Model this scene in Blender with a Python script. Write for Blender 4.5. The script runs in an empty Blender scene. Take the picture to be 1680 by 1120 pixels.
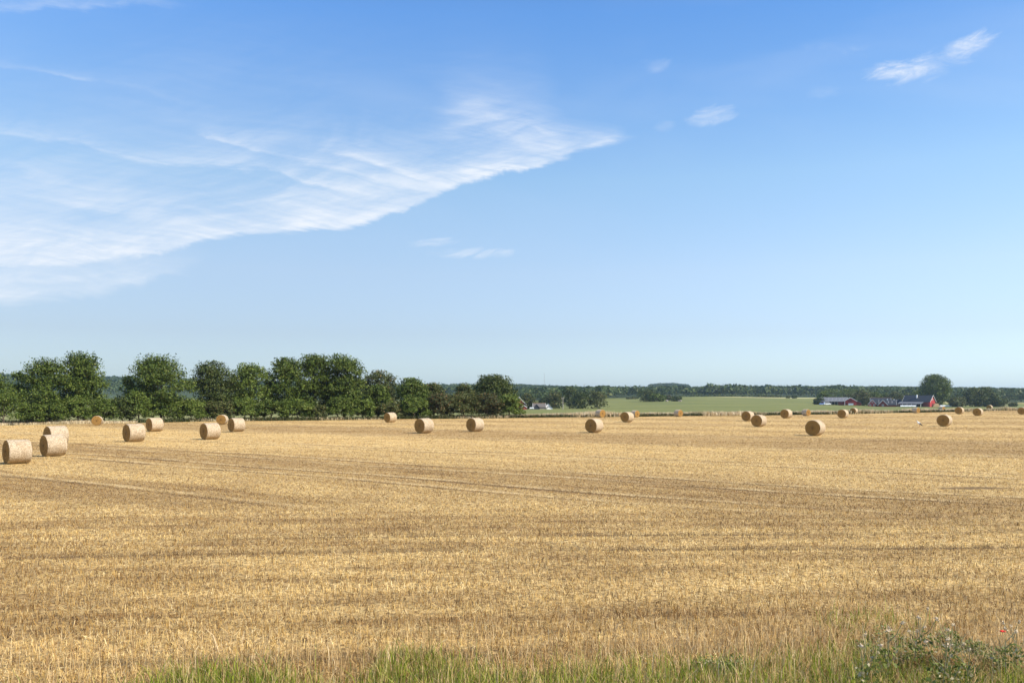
import bpy, bmesh, math, random
import numpy as np
from mathutils import Vector, Matrix
R = math.radians
sc = bpy.context.scene
C = sc.collection
rng = np.random.default_rng(7)
random.seed(7)

# ------------------------------------------------------------------ camera, sky, sun, exposure
F, CX, HY, CZ = 1400.0, 840.0, 655.0, 3.15          # focal (photo px), centre x, horizon y, eye height
cam = bpy.data.cameras.new('camera'); camo = bpy.data.objects.new('camera', cam); C.objects.link(camo)
cam.sensor_width = 36.0; cam.lens = 36.0 * F / 1680.0
cam.shift_y = (HY - 560.0) / 1680.0
cam.clip_start = 0.1; cam.clip_end = 30000
camo.location = (0, 0, CZ); camo.rotation_euler = (R(90), 0, 0)
sc.camera = camo

SUN_EL = R(42)
SUN_AZ = R(-25)                                      # from +X, negative = towards the viewer's side
sd = Vector((math.cos(SUN_EL) * math.cos(SUN_AZ), math.cos(SUN_EL) * math.sin(SUN_AZ), math.sin(SUN_EL)))
sun = bpy.data.lights.new('sun', 'SUN'); suno = bpy.data.objects.new('sun', sun); C.objects.link(suno)
sun.energy = 4.9; sun.angle = R(0.53); sun.color = (1.0, 0.93, 0.82)
suno.rotation_euler = sd.to_track_quat('Z', 'Y').to_euler()
suno.location = (60, -20, 80)
sc.view_settings.view_transform = 'Standard'; sc.view_settings.look = 'None'
sc.view_settings.gamma = 1; sc.view_settings.exposure = 0.68
sc.render.engine = 'CYCLES'
sc.cycles.max_bounces = 5; sc.cycles.diffuse_bounces = 3; sc.cycles.volume_bounces = 1
sc.cycles.transparent_max_bounces = 6

# --- node helper
class NT:
    def __init__(s, tree): s.t = tree; s.n = tree.nodes; s.l = tree.links
    def _in(s, node, i, v):
        if v is None: return
        if isinstance(v, bpy.types.NodeSocket): s.l.new(v, node.inputs[i])
        else:
            sk = node.inputs[i]
            if sk.type == 'RGBA' and len(v) == 3: v = (*v, 1)
            sk.default_value = v
    def m(s, op, a, b=None, c=None, clamp=False):
        n = s.n.new('ShaderNodeMath'); n.operation = op; n.use_clamp = clamp
        s._in(n, 0, a); s._in(n, 1, b); s._in(n, 2, c); return n.outputs[0]
    def vm(s, op, a, b=None):
        n = s.n.new('ShaderNodeVectorMath'); n.operation = op
        s._in(n, 0, a); s._in(n, 1, b); return n.outputs['Value'] if op in ('DOT_PRODUCT', 'LENGTH') else n.outputs[0]
    def xyz(s, x=0., y=0., z=0.):
        n = s.n.new('ShaderNodeCombineXYZ'); s._in(n, 0, x); s._in(n, 1, y); s._in(n, 2, z); return n.outputs[0]
    def sep(s, v):
        n = s.n.new('ShaderNodeSeparateXYZ'); s._in(n, 0, v); return n.outputs
    def noise(s, v, scale=1., detail=4., rough=.55, dist=0.):
        n = s.n.new('ShaderNodeTexNoise'); s._in(n, 'Vector', v); n.inputs['Scale'].default_value = scale
        n.inputs['Detail'].default_value = detail; n.inputs['Roughness'].default_value = rough
        n.inputs['Distortion'].default_value = dist; return n.outputs['Fac']
    def ss(s, x, a, b, lo=0., hi=1.):
        n = s.n.new('ShaderNodeMapRange'); n.interpolation_type = 'SMOOTHSTEP'
        s._in(n, 0, x); s._in(n, 1, a); s._in(n, 2, b); s._in(n, 3, lo); s._in(n, 4, hi); return n.outputs[0]
    def mix(s, f, a, b, blend='MIX'):
        n = s.n.new('ShaderNodeMix'); n.data_type = 'RGBA'; n.blend_type = blend
        s._in(n, 0, f); s._in(n, 6, a); s._in(n, 7, b); return n.outputs[2]
    def ramp(s, f, stops):
        n = s.n.new('ShaderNodeValToRGB'); e = n.color_ramp.elements
        while len(e) > 1: e.remove(e[-1])
        for i, (p, c) in enumerate(stops):
            el = e[0] if i == 0 else e.new(p)
            el.position = p; el.color = (*c, 1)
        s._in(n, 0, f); return n.outputs[0]
    def curve(s, x, pts):
        n = s.n.new('ShaderNodeFloatCurve'); cv = n.mapping.curves[0]
        while len(cv.points) > 2: cv.points.remove(cv.points[1])
        cv.points[0].location = pts[0]; cv.points[1].location = pts[-1]
        for p in pts[1:-1]: cv.points.new(*p)
        for q in cv.points: q.handle_type = 'AUTO_CLAMPED'
        n.mapping.update(); s._in(n, 1, x); return n.outputs[0]

# --- world: Nishita sky and the cirrus of the day, fixed in the sky's own directions
world = bpy.data.worlds.new('World'); sc.world = world; world.use_nodes = True
w = NT(world.node_tree); w.n.clear()
sky = w.n.new('ShaderNodeTexSky'); sky.sky_type = 'NISHITA'; sky.sun_disc = False
sky.sun_elevation = SUN_EL; sky.sun_rotation = SUN_AZ - math.pi / 2
sky.air_density = 1.0; sky.dust_density = 0.6; sky.ozone_density = 1.6; sky.altitude = 20
tc = w.n.new('ShaderNodeTexCoord')
dx, dy, dz = w.sep(tc.outputs['Generated'])
yy = w.m('MAXIMUM', dy, 0.02)
X = w.m('DIVIDE', w.m('MULTIPLY_ADD', w.m('DIVIDE', dx, yy), F, CX), 1680.)       # 0..1 across the sky sector
Y = w.m('DIVIDE', w.m('MULTIPLY_ADD', w.m('DIVIDE', dz, yy), -F, HY), 1000.)
front = w.ss(dy, 0.25, 0.5)
P = w.xyz(X, Y, 0.)
# streak noises
wx = w.m('SUBTRACT', w.noise(P, 3.0, 2.0), .5)
Yw = w.m('MULTIPLY_ADD', wx, .07, Y)
st1 = w.noise(w.xyz(w.m('MULTIPLY', X, 3.2), w.m('MULTIPLY', w.m('MULTIPLY_ADD', X, -.25, Yw), 16.), 3.1), 1.0, 7.0, .6, .35)
st2 = w.noise(w.xyz(w.m('MULTIPLY', X, 5.5), w.m('MULTIPLY', w.m('MULTIPLY_ADD', X, .42, Yw), 13.), 8.4), 1.0, 7.0, .62, .5)
st = w.m('ADD', w.m('MULTIPLY', st1, .6), w.m('MULTIPLY', st2, .45))
st3 = w.noise(w.xyz(w.m('MULTIPLY', X, 7.), w.m('MULTIPLY', w.m('MULTIPLY_ADD', X, -.1, Yw), 42.), 12.), 1.0, 8.0, .68, .8)
stc = w.m('MULTIPLY', w.ss(st, .34, .70), w.ss(st3, .28, .62, .45, 1.15))
fib = w.m('MULTIPLY_ADD', X, -.22, Yw)
fine = w.noise(w.xyz(w.m('MULTIPLY', X, 9.), w.m('MULTIPLY', fib, 75.), 1.), 1.0, 8.0, .7, .6)
fine = w.ss(fine, .3, .7)
def px(pts): return [(x / 1680., y / 1000.) for x, y in pts]
def band(edge, inten, up, down, noise_amt, streak=stc):
    e = w.curve(X, px(edge))
    e = w.m('ADD', w.m('MULTIPLY_ADD', w.m('SUBTRACT', fine, .5), down * .9, e), w.m('MULTIPLY', w.m('SUBTRACT', w.noise(P, 9., 7., .62, .8), .5), .055))
    s_ = w.m('SUBTRACT', e, Y)                                  # > 0 above the edge
    lowf = w.ss(s_, -down, down * .8)
    upv = w.curve(X, [(a / 1680., b / 1000.) for a, b in up])
    fall = w.m('EXPONENT', w.m('MULTIPLY', w.m('DIVIDE', w.m('MAXIMUM', s_, 0.), upv), -1.))
    i_ = w.curve(X, [(a / 1680., b) for a, b in inten])
    d = w.m('MULTIPLY', w.m('MULTIPLY', lowf, fall), i_)
    return w.m('MULTIPLY', d, w.m('MULTIPLY_ADD', streak, noise_amt, 1. - noise_amt))
def blob(cx, cy, rx, ry, slope, amt, sharp=.8):
    a = w.m('DIVIDE', w.m('SUBTRACT', X, cx / 1680.), rx / 1680.)
    b = w.m('DIVIDE', w.m('SUBTRACT', w.m('MULTIPLY_ADD', w.m('SUBTRACT', X, cx / 1680.), slope * 1.68, Y), cy / 1000.), ry / 1000.)
    n = w.m('MULTIPLY', w.m('SUBTRACT', w.noise(w.xyz(w.m('MULTIPLY', X, 20.), w.m('MULTIPLY', w.m('MULTIPLY_ADD', X, .5, Yw), 34.), cx * .01), 1., 8., .68, 1.2), .5), 4.2)
    r2 = w.m('ADD', w.m('ADD', w.m('MULTIPLY', a, a), w.m('MULTIPLY', b, b)), n)
    return w.m('MULTIPLY', w.m('SUBTRACT', 1., w.ss(r2, -.9, 1.3)), amt)
parts = [
    # the long feathered sweep with its crisp lower edge
    band([(0, 436), (90, 436), (180, 428), (300, 404), (400, 392), (530, 380), (600, 366), (680, 338), (760, 306), (850, 281), (930, 256), (1035, 226), (1680, 150)],
         [(0, .95), (200, .95), (400, .85), (520, 1.0), (620, 1.0), (760, 1.0), (860, 1.0), (900, .9), (960, .75), (1010, .6), (1040, .0), (1680, 0)],
         [(0, 110), (300, 120), (520, 100), (650, 80), (760, 62), (870, 42), (960, 17), (1040, 8), (1680, 8)], .007, .55),
    # second layer below at left
    band([(0, 490), (60, 488), (130, 484), (215, 462), (300, 440), (400, 425), (1680, 400)],
         [(0, .9), (120, .85), (215, .6), (300, .25), (400, .0), (1680, 0)],
         [(0, 70), (215, 40), (400, 20), (1680, 10)], .016, .4),
    # upper hook
    band([(0, 240), (700, 236), (780, 214), (850, 236), (900, 246), (960, 242), (1030, 226), (1680, 200)],
         [(0, 0), (660, .0), (740, .45), (800, .75), (870, .85), (910, .75), (960, .3), (1020, .1), (1040, 0), (1680, 0)],
         [(0, 20), (760, 40), (870, 42), (940, 18), (1680, 5)], .02, .45),
    band([(0, 200), (740, 188), (800, 190), (860, 200), (905, 222), (1000, 260), (1680, 300)],
         [(0, 0), (720, .0), (790, .5), (860, .45), (905, .2), (940, 0), (1680, 0)],
         [(0, 8), (1680, 8)], .005, .3, fine),
    # long thin streamers
    band([(0, 219), (120, 236), (230, 262), (350, 272), (480, 290), (560, 312), (640, 335), (1680, 400)],
         [(0, .3), (120, .4), (230, .42), (350, .55), (480, .75), (600, .5), (680, 0), (1680, 0)],
         [(0, 10), (300, 14), (560, 18), (1680, 10)], .005, .35, fine),
    band([(0, 200), (300, 216), (350, 229), (420, 246), (520, 266), (640, 300), (720, 330), (1680, 400)],
         [(0, 0), (310, .0), (350, .6), (430, .6), (520, .5), (640, .5), (720, .0), (1680, 0)],
         [(0, 7), (450, 12), (640, 16), (1680, 10)], .005, .35, fine),
    band([(0, 260), (500, 248), (580, 254), (640, 275), (700, 300), (760, 310), (1680, 400)],
         [(0, 0), (500, .0), (560, .7), (640, .85), (700, .6), (760, .0), (1680, 0)],
         [(0, 8), (640, 14), (1680, 10)], .006, .35, fine),
    band([(0, 110), (60, 118), (130, 131), (200, 142), (320, 172), (1680, 300)],
         [(0, .2), (50, .4), (130, .38), (170, .1), (320, .05), (400, 0), (1680, 0)],
         [(0, 7), (1680, 7)], .004, .3, fine),
    band([(0, 16), (150, 14), (280, 4), (1680, -40)],
         [(0, .3), (150, .35), (280, .15), (320, 0), (1680, 0)],
         [(0, 14), (1680, 14)], .008, .4, fine),
    band([(0, 345), (130, 345), (300, 340), (420, 330), (520, 338), (1680, 340)],
         [(0, .38), (130, .42), (300, .3), (420, .5), (520, .3), (560, 0), (1680, 0)],
         [(0, 26), (1680, 20)], .01, .7),
    blob(1470, 118, 62, 20, .18, .8), blob(1592, 80, 52, 27, .30, .95), blob(1540, 100, 90, 26, .35, .4),
    blob(1168, 190, 48, 17, .1, .85), blob(1080, 108, 36, 14, 0, .22), blob(1090, 208, 22, 10, .1, .4),
    blob(1345, 148, 44, 14, 0, .22), blob(1370, 80, 70, 18, 0, .16),
    blob(712, 398, 48, 8, .08, .5), blob(785, 415, 75, 10, .02, .5), blob(80, 292, 45, 12, -.2, .35),
    blob(990, 232, 50, 10, .14, .55), blob(60, 400, 200, 34, 0, .35), blob(640, 300, 160, 26, .12, .35),
]
parts = [w.m('MAXIMUM', p, 0.) for p in parts]
cl = parts[0]
for p in parts[1:]:
    cl = w.m('SUBTRACT', w.m('ADD', cl, p), w.m('MULTIPLY', cl, p))      # screen them together
wv = w.m('ADD', Yw, w.m('MULTIPLY', w.m('SUBTRACT', w.noise(P, 7., 3., .5), .5), .05))
fbA = w.noise(w.xyz(w.m('MULTIPLY', X, 6.), w.m('MULTIPLY', w.m('MULTIPLY_ADD', X, -.30, wv), 110.), 21.), 1.0, 8.0, .72, .5)
fbB = w.noise(w.xyz(w.m('MULTIPLY', X, 9.), w.m('MULTIPLY', w.m('MULTIPLY_ADD', X, .30, wv), 60.), 33.), 1.0, 8.0, .7, .7)
fb = w.ss(w.m('ADD', w.m('MULTIPLY', fbA, .5), w.m('MULTIPLY', fbB, .5)), .36, .62, .66, 1.22)
cl = w.m('MULTIPLY', w.m('MULTIPLY', w.m('MINIMUM', w.m('MAXIMUM', cl, 0.), 1.), .88), fb)
gp = w.noise(w.xyz(w.m('MULTIPLY', X, 5.), w.m('MULTIPLY', w.m('MULTIPLY_ADD', X, .35, wv), 9.), 44.), 1.0, 7.0, .62, 1.2)
cl = w.m('MULTIPLY', cl, w.ss(gp, .34, .58, .45, 1.12))
cl = w.m('MINIMUM', cl, .97)
veil = w.m('MULTIPLY', w.ss(Y, .62, .1, 0., 1.), w.m('MULTIPLY', w.ss(w.noise(w.xyz(w.m('MULTIPLY', X, 2.2), w.m('MULTIPLY', Y, 4.), 5.), 1., 4., .5, .5), .45, .8), .16))
cl = w.m('MULTIPLY', w.m('MAXIMUM', cl, veil), front)
hs = w.n.new('ShaderNodeHueSaturation'); hs.inputs['Saturation'].default_value = 1.0; hs.inputs['Value'].default_value = 1.0
w.l.new(sky.outputs[0], hs.inputs['Color'])
tone = w.ramp(w.m('MAXIMUM', dz, 0.), [(0., (.50, .585, .74)), (.025, (.50, .575, .73)), (.075, (.525, .53, .62)), (.145, (.66, .635, .665)), (.246, (.69, .75, .76)), (.41, (.45, .71, .95)), (.7, (.26, .42, .62))])
skyc = w.mix(1.0, hs.outputs[0], w.vm('MULTIPLY', tone, (1.5, 1.5, 1.5)), 'MULTIPLY')
allc = w.mix(cl, skyc, (5.45, 5.75, 6.2))
bg = w.n.new('ShaderNodeBackground'); bg.inputs['Strength'].default_value = 0.104
w.l.new(allc, bg.inputs['Color'])
wo = w.n.new('ShaderNodeOutputWorld'); w.l.new(bg.outputs[0], wo.inputs['Surface'])

# ------------------------------------------------------------------ materials
def new_mat(name):
    m = bpy.data.materials.new(name); m.use_nodes = True
    t = NT(m.node_tree); b = m.node_tree.nodes['Principled BSDF']
    b.inputs['Roughness'].default_value = .8; b.inputs['Specular IOR Level'].default_value = .2
    return m, t, b
def pos(t): return t.n.new('ShaderNodeNewGeometry').outputs['Position']
def island(t): return t.n.new('ShaderNodeNewGeometry').outputs['Random Per Island']
def attr(t, name):
    n = t.n.new('ShaderNodeAttribute'); n.attribute_name = name; return n.outputs['Fac']
def bump(t, b, h, strength, dist):
    n = t.n.new('ShaderNodeBump'); n.inputs['Strength'].default_value = strength; n.inputs['Distance'].default_value = dist
    t.l.new(h, n.inputs['Height']); t.l.new(n.outputs[0], b.inputs['Normal'])
def leaf_bsdf(t, m, b, col, trans=.3, rough=.6):
    t.l.new(col, b.inputs['Base Color']); b.inputs['Roughness'].default_value = rough
    tr = t.n.new('ShaderNodeBsdfTranslucent'); t.l.new(col, tr.inputs['Color'])
    mx = t.n.new('ShaderNodeMixShader'); mx.inputs[0].default_value = trans
    t.l.new(b.outputs[0], mx.inputs[1]); t.l.new(tr.outputs[0], mx.inputs[2])
    t.l.new(mx.outputs[0], t.n['Material Output'].inputs['Surface'])

ND = (0.60, 0.80); DD = (0.80, -0.60)                # across / along the harvest rows
def field_bands(t):
    """0..1: how much pale loose straw lies here; follows the harvest rows, turning at the headland"""
    p = pos(t); x, y, z = t.sep(p)
    big = t.m('MULTIPLY', t.m('SUBTRACT', t.noise(p, .03, 2.), .5), 2.4)
    v = t.m('ADD', t.m('ADD', t.m('MULTIPLY', x, ND[0]), t.m('MULTIPLY', y, ND[1])), big)
    u = t.m('ADD', t.m('MULTIPLY', x, DD[0]), t.m('MULTIPLY', y, DD[1]))
    v2 = t.m('ADD', t.m('MULTIPLY_ADD', x, -.05, y), t.m('MULTIPLY', big, .25))
    head = t.ss(t.m('MULTIPLY_ADD', x, .12, y), 21., 29.)
    a1 = t.noise(t.xyz(t.m('MULTIPLY', u, .015), t.m('MULTIPLY', v, .13), 0.), 1., 3., .6)
    a2 = t.noise(t.xyz(t.m('MULTIPLY', u, .06), t.m('MULTIPLY', v, .9), 4.), 1., 4., .6)
    b1 = t.noise(t.xyz(t.m('MULTIPLY', x, .03), t.m('MULTIPLY', v2, .3), 2.), 1., 3., .6)
    b2 = t.noise(t.xyz(t.m('MULTIPLY', x, .15), t.m('MULTIPLY', v2, 1.3), 7.), 1., 4., .6)
    a3 = t.noise(t.xyz(t.m('MULTIPLY', u, .10), t.m('MULTIPLY', v, 3.2), 9.), 1., 4., .6)
    b3 = t.noise(t.xyz(t.m('MULTIPLY', x, .25), t.m('MULTIPLY', v2, 3.4), 5.), 1., 4., .6)
    pt = t.noise(t.xyz(t.m('MULTIPLY', x, .35), t.m('MULTIPLY', y, .5), 1.), 1., 5., .65)
    prof = [(0, .5), (6, .7), (10, .9), (13, .3), (16, .05), (18.5, .85), (21, .8), (24, .3), (28, .1), (31, .45), (35, .9), (48, .95), (53, .5), (58, .1), (68, .15), (73, .8), (80, .35), (87, .85), (96, .25), (106, .85), (117, .3), (130, .75), (145, .3), (165, .7), (200, .4)]
    vw = t.m('MULTIPLY_ADD', t.m('SUBTRACT', a2, .5), 4., v)
    pv = t.curve(t.m('DIVIDE', vw, 200.), [(a / 200., b) for a, b in prof])
    A = t.m('ADD', t.m('ADD', t.m('MULTIPLY', pv, .5), t.m('MULTIPLY', t.ss(a2, .42, .58), .16)), t.m('MULTIPLY', t.ss(a3, .44, .56), .26))
    B = t.m('ADD', t.m('ADD', t.m('MULTIPLY', t.ss(b1, .42, .58), .27), t.m('MULTIPLY', t.ss(b2, .43, .57), .36)), t.m('MULTIPLY', t.ss(b3, .44, .56), .30))
    A = t.m('MULTIPLY_ADD', t.ss(pt, .4, .62), .16, A); B = t.m('MULTIPLY_ADD', t.ss(pt, .4, .62), .2, B)
    h = t.m('ADD', t.m('MULTIPLY', A, head), t.m('MULTIPLY', B, t.m('SUBTRACT', 1., head)))
    # wheel tracks
    def line(val, c, wd): return t.m('SUBTRACT', 1., t.ss(t.m('ABSOLUTE', t.m('SUBTRACT', val, c)), wd * .4, wd))
    trk = None; edge = None
    vl = t.m('MULTIPLY_ADD', t.m('SUBTRACT', t.noise(p, .12, 2.), .5), .5, t.m('SUBTRACT', v, t.m('MULTIPLY', big, .6)))
    for c0 in (16.2, 23.1, 25.0, 28.8, 30.8, 38.3, 40.2, 52., 54., 66., 68.):
        k1 = line(vl, c0 - .22, .2); k2 = line(vl, c0 + .2, .26)
        trk = k1 if trk is None else t.m('MAXIMUM', trk, k1); edge = k2 if edge is None else t.m('MAXIMUM', edge, k2)
    trk = t.m('MULTIPLY', trk, head); edge = t.m('MULTIPLY', t.m('MULTIPLY', edge, head), t.ss(t.noise(t.xyz(t.m('MULTIPLY', u, .35), t.m('MULTIPLY', v, .3), 6.), 1., 4., .65), .35, .6, .15, 1.))
    fr2 = t.m('MULTIPLY', t.m('FRACT', t.m('DIVIDE', t.m('ADD', v2, 1.5), 9.)), 9.)
    trk2 = t.m('MULTIPLY', t.m('MAXIMUM', line(fr2, 1.0, .16), line(fr2, 2.9, .16)), t.m('SUBTRACT', 1., head))
    brk = t.ss(t.noise(t.xyz(t.m('MULTIPLY', u, .2), t.m('MULTIPLY', v, .2), 0.), 1., 3.), .4, .6)
    hx = t.m('DIVIDE', t.m('SUBTRACT', x, 15.9), 1.5); hy = t.m('DIVIDE', t.m('SUBTRACT', y, 29.7), .5)
    hollow = t.ss(t.m('ADD', t.m('ADD', t.m('MULTIPLY', hx, hx), t.m('MULTIPLY', hy, hy)), t.m('MULTIPLY', t.m('SUBTRACT', pt, .5), 3.)), .4, 1.1, 1., 0.)
    return h, t.m('MAXIMUM', t.m('MULTIPLY', t.m('MAXIMUM', trk, trk2), t.m('MULTIPLY_ADD', brk, .7, .3)), hollow), edge, p

# ground between the stalks
M = {}
m, t, b = new_mat('stubble ground'); M['field'] = m
h, trk, edge, p = field_bands(t)
x_, y_, z_ = t.sep(p)
n1 = t.noise(p, 9., 5., .7); n2 = t.noise(p, 1.1, 4., .6)
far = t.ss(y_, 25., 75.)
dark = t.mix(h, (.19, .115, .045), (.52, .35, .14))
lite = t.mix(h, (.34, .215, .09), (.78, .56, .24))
c = t.mix(t.ss(n1, .35, .65), t.mix(far, t.mix(.75, dark, (.10, .065, .03)), dark), lite)  # near soil painted darker, as the shade in the gaps between stalks
c = t.mix(t.m('MULTIPLY', t.ss(n2, .3, .7), .25), c, (.40, .25, .10))
c = t.mix(t.m('MULTIPLY', trk, .8), c, (.12, .075, .035))
c = t.mix(t.m('MULTIPLY', edge, .5), c, (.72, .55, .30))
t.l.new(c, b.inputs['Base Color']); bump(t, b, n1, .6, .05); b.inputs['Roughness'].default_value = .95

m, t, b = new_mat('stubble straw'); M['straw'] = m
h, trk, edge, p = field_bands(t); r = island(t)
c = t.ramp(r, [(0, (.10, .055, .02)), (.2, (.30, .17, .055)), (.4, (.61, .395, .12)), (.75, (.82, .60, .235)), (1., (.98, .82, .46))])
c = t.mix(t.m('SUBTRACT', 1., h), c, (.34, .25, .165), 'MULTIPLY')
gr = t.ss(t.noise(p, .33, 4., .6), .62, .78)
c = t.mix(t.m('MULTIPLY', gr, t.m('MULTIPLY', t.ss(r, .5, .55), .55)), c, (.18, .20, .06))
c = t.mix(t.m('MULTIPLY', edge, .38), c, (.86, .68, .35))
c = t.mix(t.m('MULTIPLY', trk, .9), c, (.13, .08, .035))
leaf_bsdf(t, m, b, c, .18, .55)

m, t, b = new_mat('dry grass'); M['dry'] = m
r = island(t); p = pos(t)
c = t.ramp(r, [(0, (.26, .15, .06)), (.35, (.55, .37, .16)), (.7, (.64, .46, .22)), (1., (.74, .58, .34))])
c = t.mix(t.m('MULTIPLY', t.ss(t.noise(p, .8, 3.), .55, .72), .55), c, (.36, .19, .08))
leaf_bsdf(t, m, b, c, .25, .6)
m, t, b = new_mat('bleached grass'); M['far dry'] = m
r = island(t); p = pos(t)
c = t.ramp(r, [(0, (.30, .20, .10)), (.4, (.62, .47, .26)), (1., (.86, .76, .55))])
c = t.mix(t.m('MULTIPLY', t.ss(t.noise(p, .25, 3.), .5, .68), .6), c, (.24, .22, .09))
leaf_bsdf(t, m, b, c, .2, .6)
m, t, b = new_mat('green grass'); M['grass'] = m
r = island(t)
c = t.ramp(r, [(0, (.06, .09, .010)), (.35, (.16, .21, .018)), (.7, (.33, .39, .04)), (.85, (.46, .40, .11)), (1., (.64, .50, .2))])
leaf_bsdf(t, m, b, c, .35, .5)
m, t, b = new_mat('verge soil'); M['soil'] = m
c = t.mix(t.noise(pos(t), 5., 4.), (.10, .075, .04), (.26, .19, .09)); t.l.new(c, b.inputs['Base Color'])

def crop_mat():
    m, t, b = new_mat('green crop'); p = pos(t); x, y, z = t.sep(p)
    a = t.noise(t.xyz(t.m('MULTIPLY', x, .012), t.m('MULTIPLY', y, .05), 0.), 1., 4., .6)
    s = t.noise(t.xyz(t.m('MULTIPLY', x, .3), t.m('MULTIPLY', y, .25), 0.), 1., 5., .7)
    c = t.mix(t.ss(a, .35, .65), (.10, .118, .026), (.18, .182, .048))
    c = t.mix(t.m('MULTIPLY', t.ss(s, .5, .7), .5), c, (.27, .24, .11))
    pale = t.m('MULTIPLY', t.ss(y, 860., 900.), t.ss(t.m('SUBTRACT', x, t.m('MULTIPLY', y, .22)), 0., 40.))
    c = t.mix(pale, c, (.42, .38, .17))
    near = t.ss(y, 175., 260., 1., 0.)
    c = t.mix(t.m('MULTIPLY', near, .35), c, (.34, .31, .14))
    t.l.new(c, b.inputs['Base Color']); bump(t, b, s, .4, .3); b.inputs['Roughness'].default_value = .9
    return m
M['crop'] = crop_mat()
m, t, b = new_mat('woodland floor'); M['hill'] = m
c = t.mix(t.noise(pos(t), .01, 4.), (.035, .055, .02), (.07, .09, .03)); t.l.new(c, b.inputs['Base Color'])

def foliage(name, lo, mid, hi, odd, trans=.16, oddp=.94):
    m, t, b = new_mat(name); r = island(t); tn = attr(t, 'tint')
    v = t.m('ADD', t.m('MULTIPLY', r, .55), t.m('MULTIPLY', tn, .45))
    c = t.ramp(v, [(.05, lo), (.5, mid), (.9, hi)])
    c = t.mix(t.m('MULTIPLY', t.ss(r, oddp, oddp + .01), .8), c, odd)
    leaf_bsdf(t, m, b, c, trans, .55); M[name] = m
foliage('leaf green', (0.020, 0.038, 0.006), (0.065, 0.099, 0.015), (0.168, 0.215, 0.037), (.20, .21, .06))
foliage('leaf bright', (0.027, 0.050, 0.007), (0.088, 0.130, 0.020), (0.195, 0.242, 0.047), (.26, .27, .07))
foliage('leaf olive', (0.024, 0.031, 0.009), (0.074, 0.089, 0.024), (0.166, 0.179, 0.056), (.22, .13, .06))
foliage('leaf brown', (0.025, 0.030, 0.010), (0.066, 0.076, 0.026), (0.119, 0.136, 0.048), (.25, .14, .06), .2, .85)
foliage('leaf dark', (0.015, 0.027, 0.007), (0.046, 0.068, 0.016), (0.127, 0.148, 0.036), (.16, .16, .06))
foliage('forest leaf', (0.022, 0.040, 0.012), (0.043, 0.069, 0.017), (0.081, 0.110, 0.031), (.13, .14, .05), .2)
foliage('weed leaf', (.05, .065, .018), (.14, .17, .035), (.28, .31, .08), (.45, .38, .25), .3, .84)

def plain(name, col, rough=.7, var=.25, scale=3., metal=0., spec=.3):
    m, t, b = new_mat(name)
    tcn = t.n.new('ShaderNodeTexCoord')
    n = t.noise(tcn.outputs['Object'], scale, 5., .65)
    c = t.mix(n, tuple(k * (1 - var) for k in col), tuple(min(1, k * (1 + var)) for k in col))
    t.l.new(c, b.inputs['Base Color']); b.inputs['Roughness'].default_value = rough
    b.inputs['Metallic'].default_value = metal; b.inputs['Specular IOR Level'].default_value = spec
    M[name] = m; return m
plain('bark', (.11, .085, .06), .9); plain('pole wood', (.34, .31, .27), .85)
plain('red boards', (.33, .035, .035), .75, .15, 1.); plain('dark and shaded red boards', (.16, .03, .025), .8, .2, 1.)  # the darker red also serves for red boards in shade
plain('white paint', (.78, .77, .74), .5, .06); plain('dark roof', (.030, .034, .042), .55, .25, .6)
plain('grey roof', (.14, .145, .155), .6, .3, .5); plain('brown roof', (.12, .105, .095), .8, .3, .5)
plain('rust ridge', (.42, .24, .12), .8); plain('pale metal', (.21, .21, .22), .45, .2, .4)
plain('opening shade', (.015, .015, .016), .9, .1); plain('glass', (.02, .025, .03), .15, .1, 1., 0., .5)  # the near-black stands in for shade inside openings
plain('car white', (.78, .79, .8), .3, .03, 1., 0., .5); plain('car blue', (.20, .28, .55), .3, .05, 1., 0., .5)
plain('tyre', (.02, .02, .02), .9, .1); plain('steel', (.32, .33, .34), .5, .1)
plain('cut wood', (.5, .36, .2), .8, .4, 1.5); plain('film wrap', (.75, .77, .78), .35, .08, 1.)
plain('bird white', (.8, .79, .76), .8, .04); plain('bird black', (.03, .03, .035), .6, .1); plain('bird grey', (.26, .28, .36), .7, .1)
plain('bird leg', (.45, .16, .08), .6, .1); plain('poppy red', (.7, .03, .015), .6, .1); plain('seed fluff', (.62, .50, .34), .9, .12)
plain('stem', (.22, .2, .1), .8, .2); plain('stone', (.33, .28, .24), .9, .25)

# bale skins: net-wrapped side, and cut straw end with its rolled rings
m, t, b = new_mat('bale wrap'); M['wrap'] = m
tcn = t.n.new('ShaderNodeTexCoord'); o = tcn.outputs['Object']; x, y, z = t.sep(o)
oi = t.n.new('ShaderNodeObjectInfo')
ofs = t.vm('ADD', o, t.xyz(t.m('MULTIPLY', oi.outputs['Random'], 30.), 0., 0.))
n1 = t.noise(ofs, 16., 6., .75); n2 = t.noise(ofs, 2.4, 3., .6); n3 = t.noise(t.vm('MULTIPLY', ofs, (1., 9., 1.)), 3., 4., .6)
c = t.mix(t.ss(n1, .36, .62), (.22, .16, .095), (.55, .445, .31))
c = t.mix(t.m('MULTIPLY', t.ss(n2, .45, .72), .4), c, (.34, .225, .11))
c = t.mix(t.m('MULTIPLY', t.ss(n3, .55, .7), .35), c, (.64, .545, .41))
t.l.new(c, b.inputs['Base Color']); bump(t, b, n1, .7, .03); b.inputs['Roughness'].default_value = .75
m, t, b = new_mat('bale end'); M['end'] = m
tcn = t.n.new('ShaderNodeTexCoord'); o = tcn.outputs['Object']; x, y, z = t.sep(o)
zc = t.m('SUBTRACT', z, .65)
rr = t.m('SQRT', t.m('ADD', t.m('MULTIPLY', x, x), t.m('MULTIPLY', zc, zc)))
rw = t.m('MULTIPLY_ADD', t.noise(o, 3., 3.), .12, rr)
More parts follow.
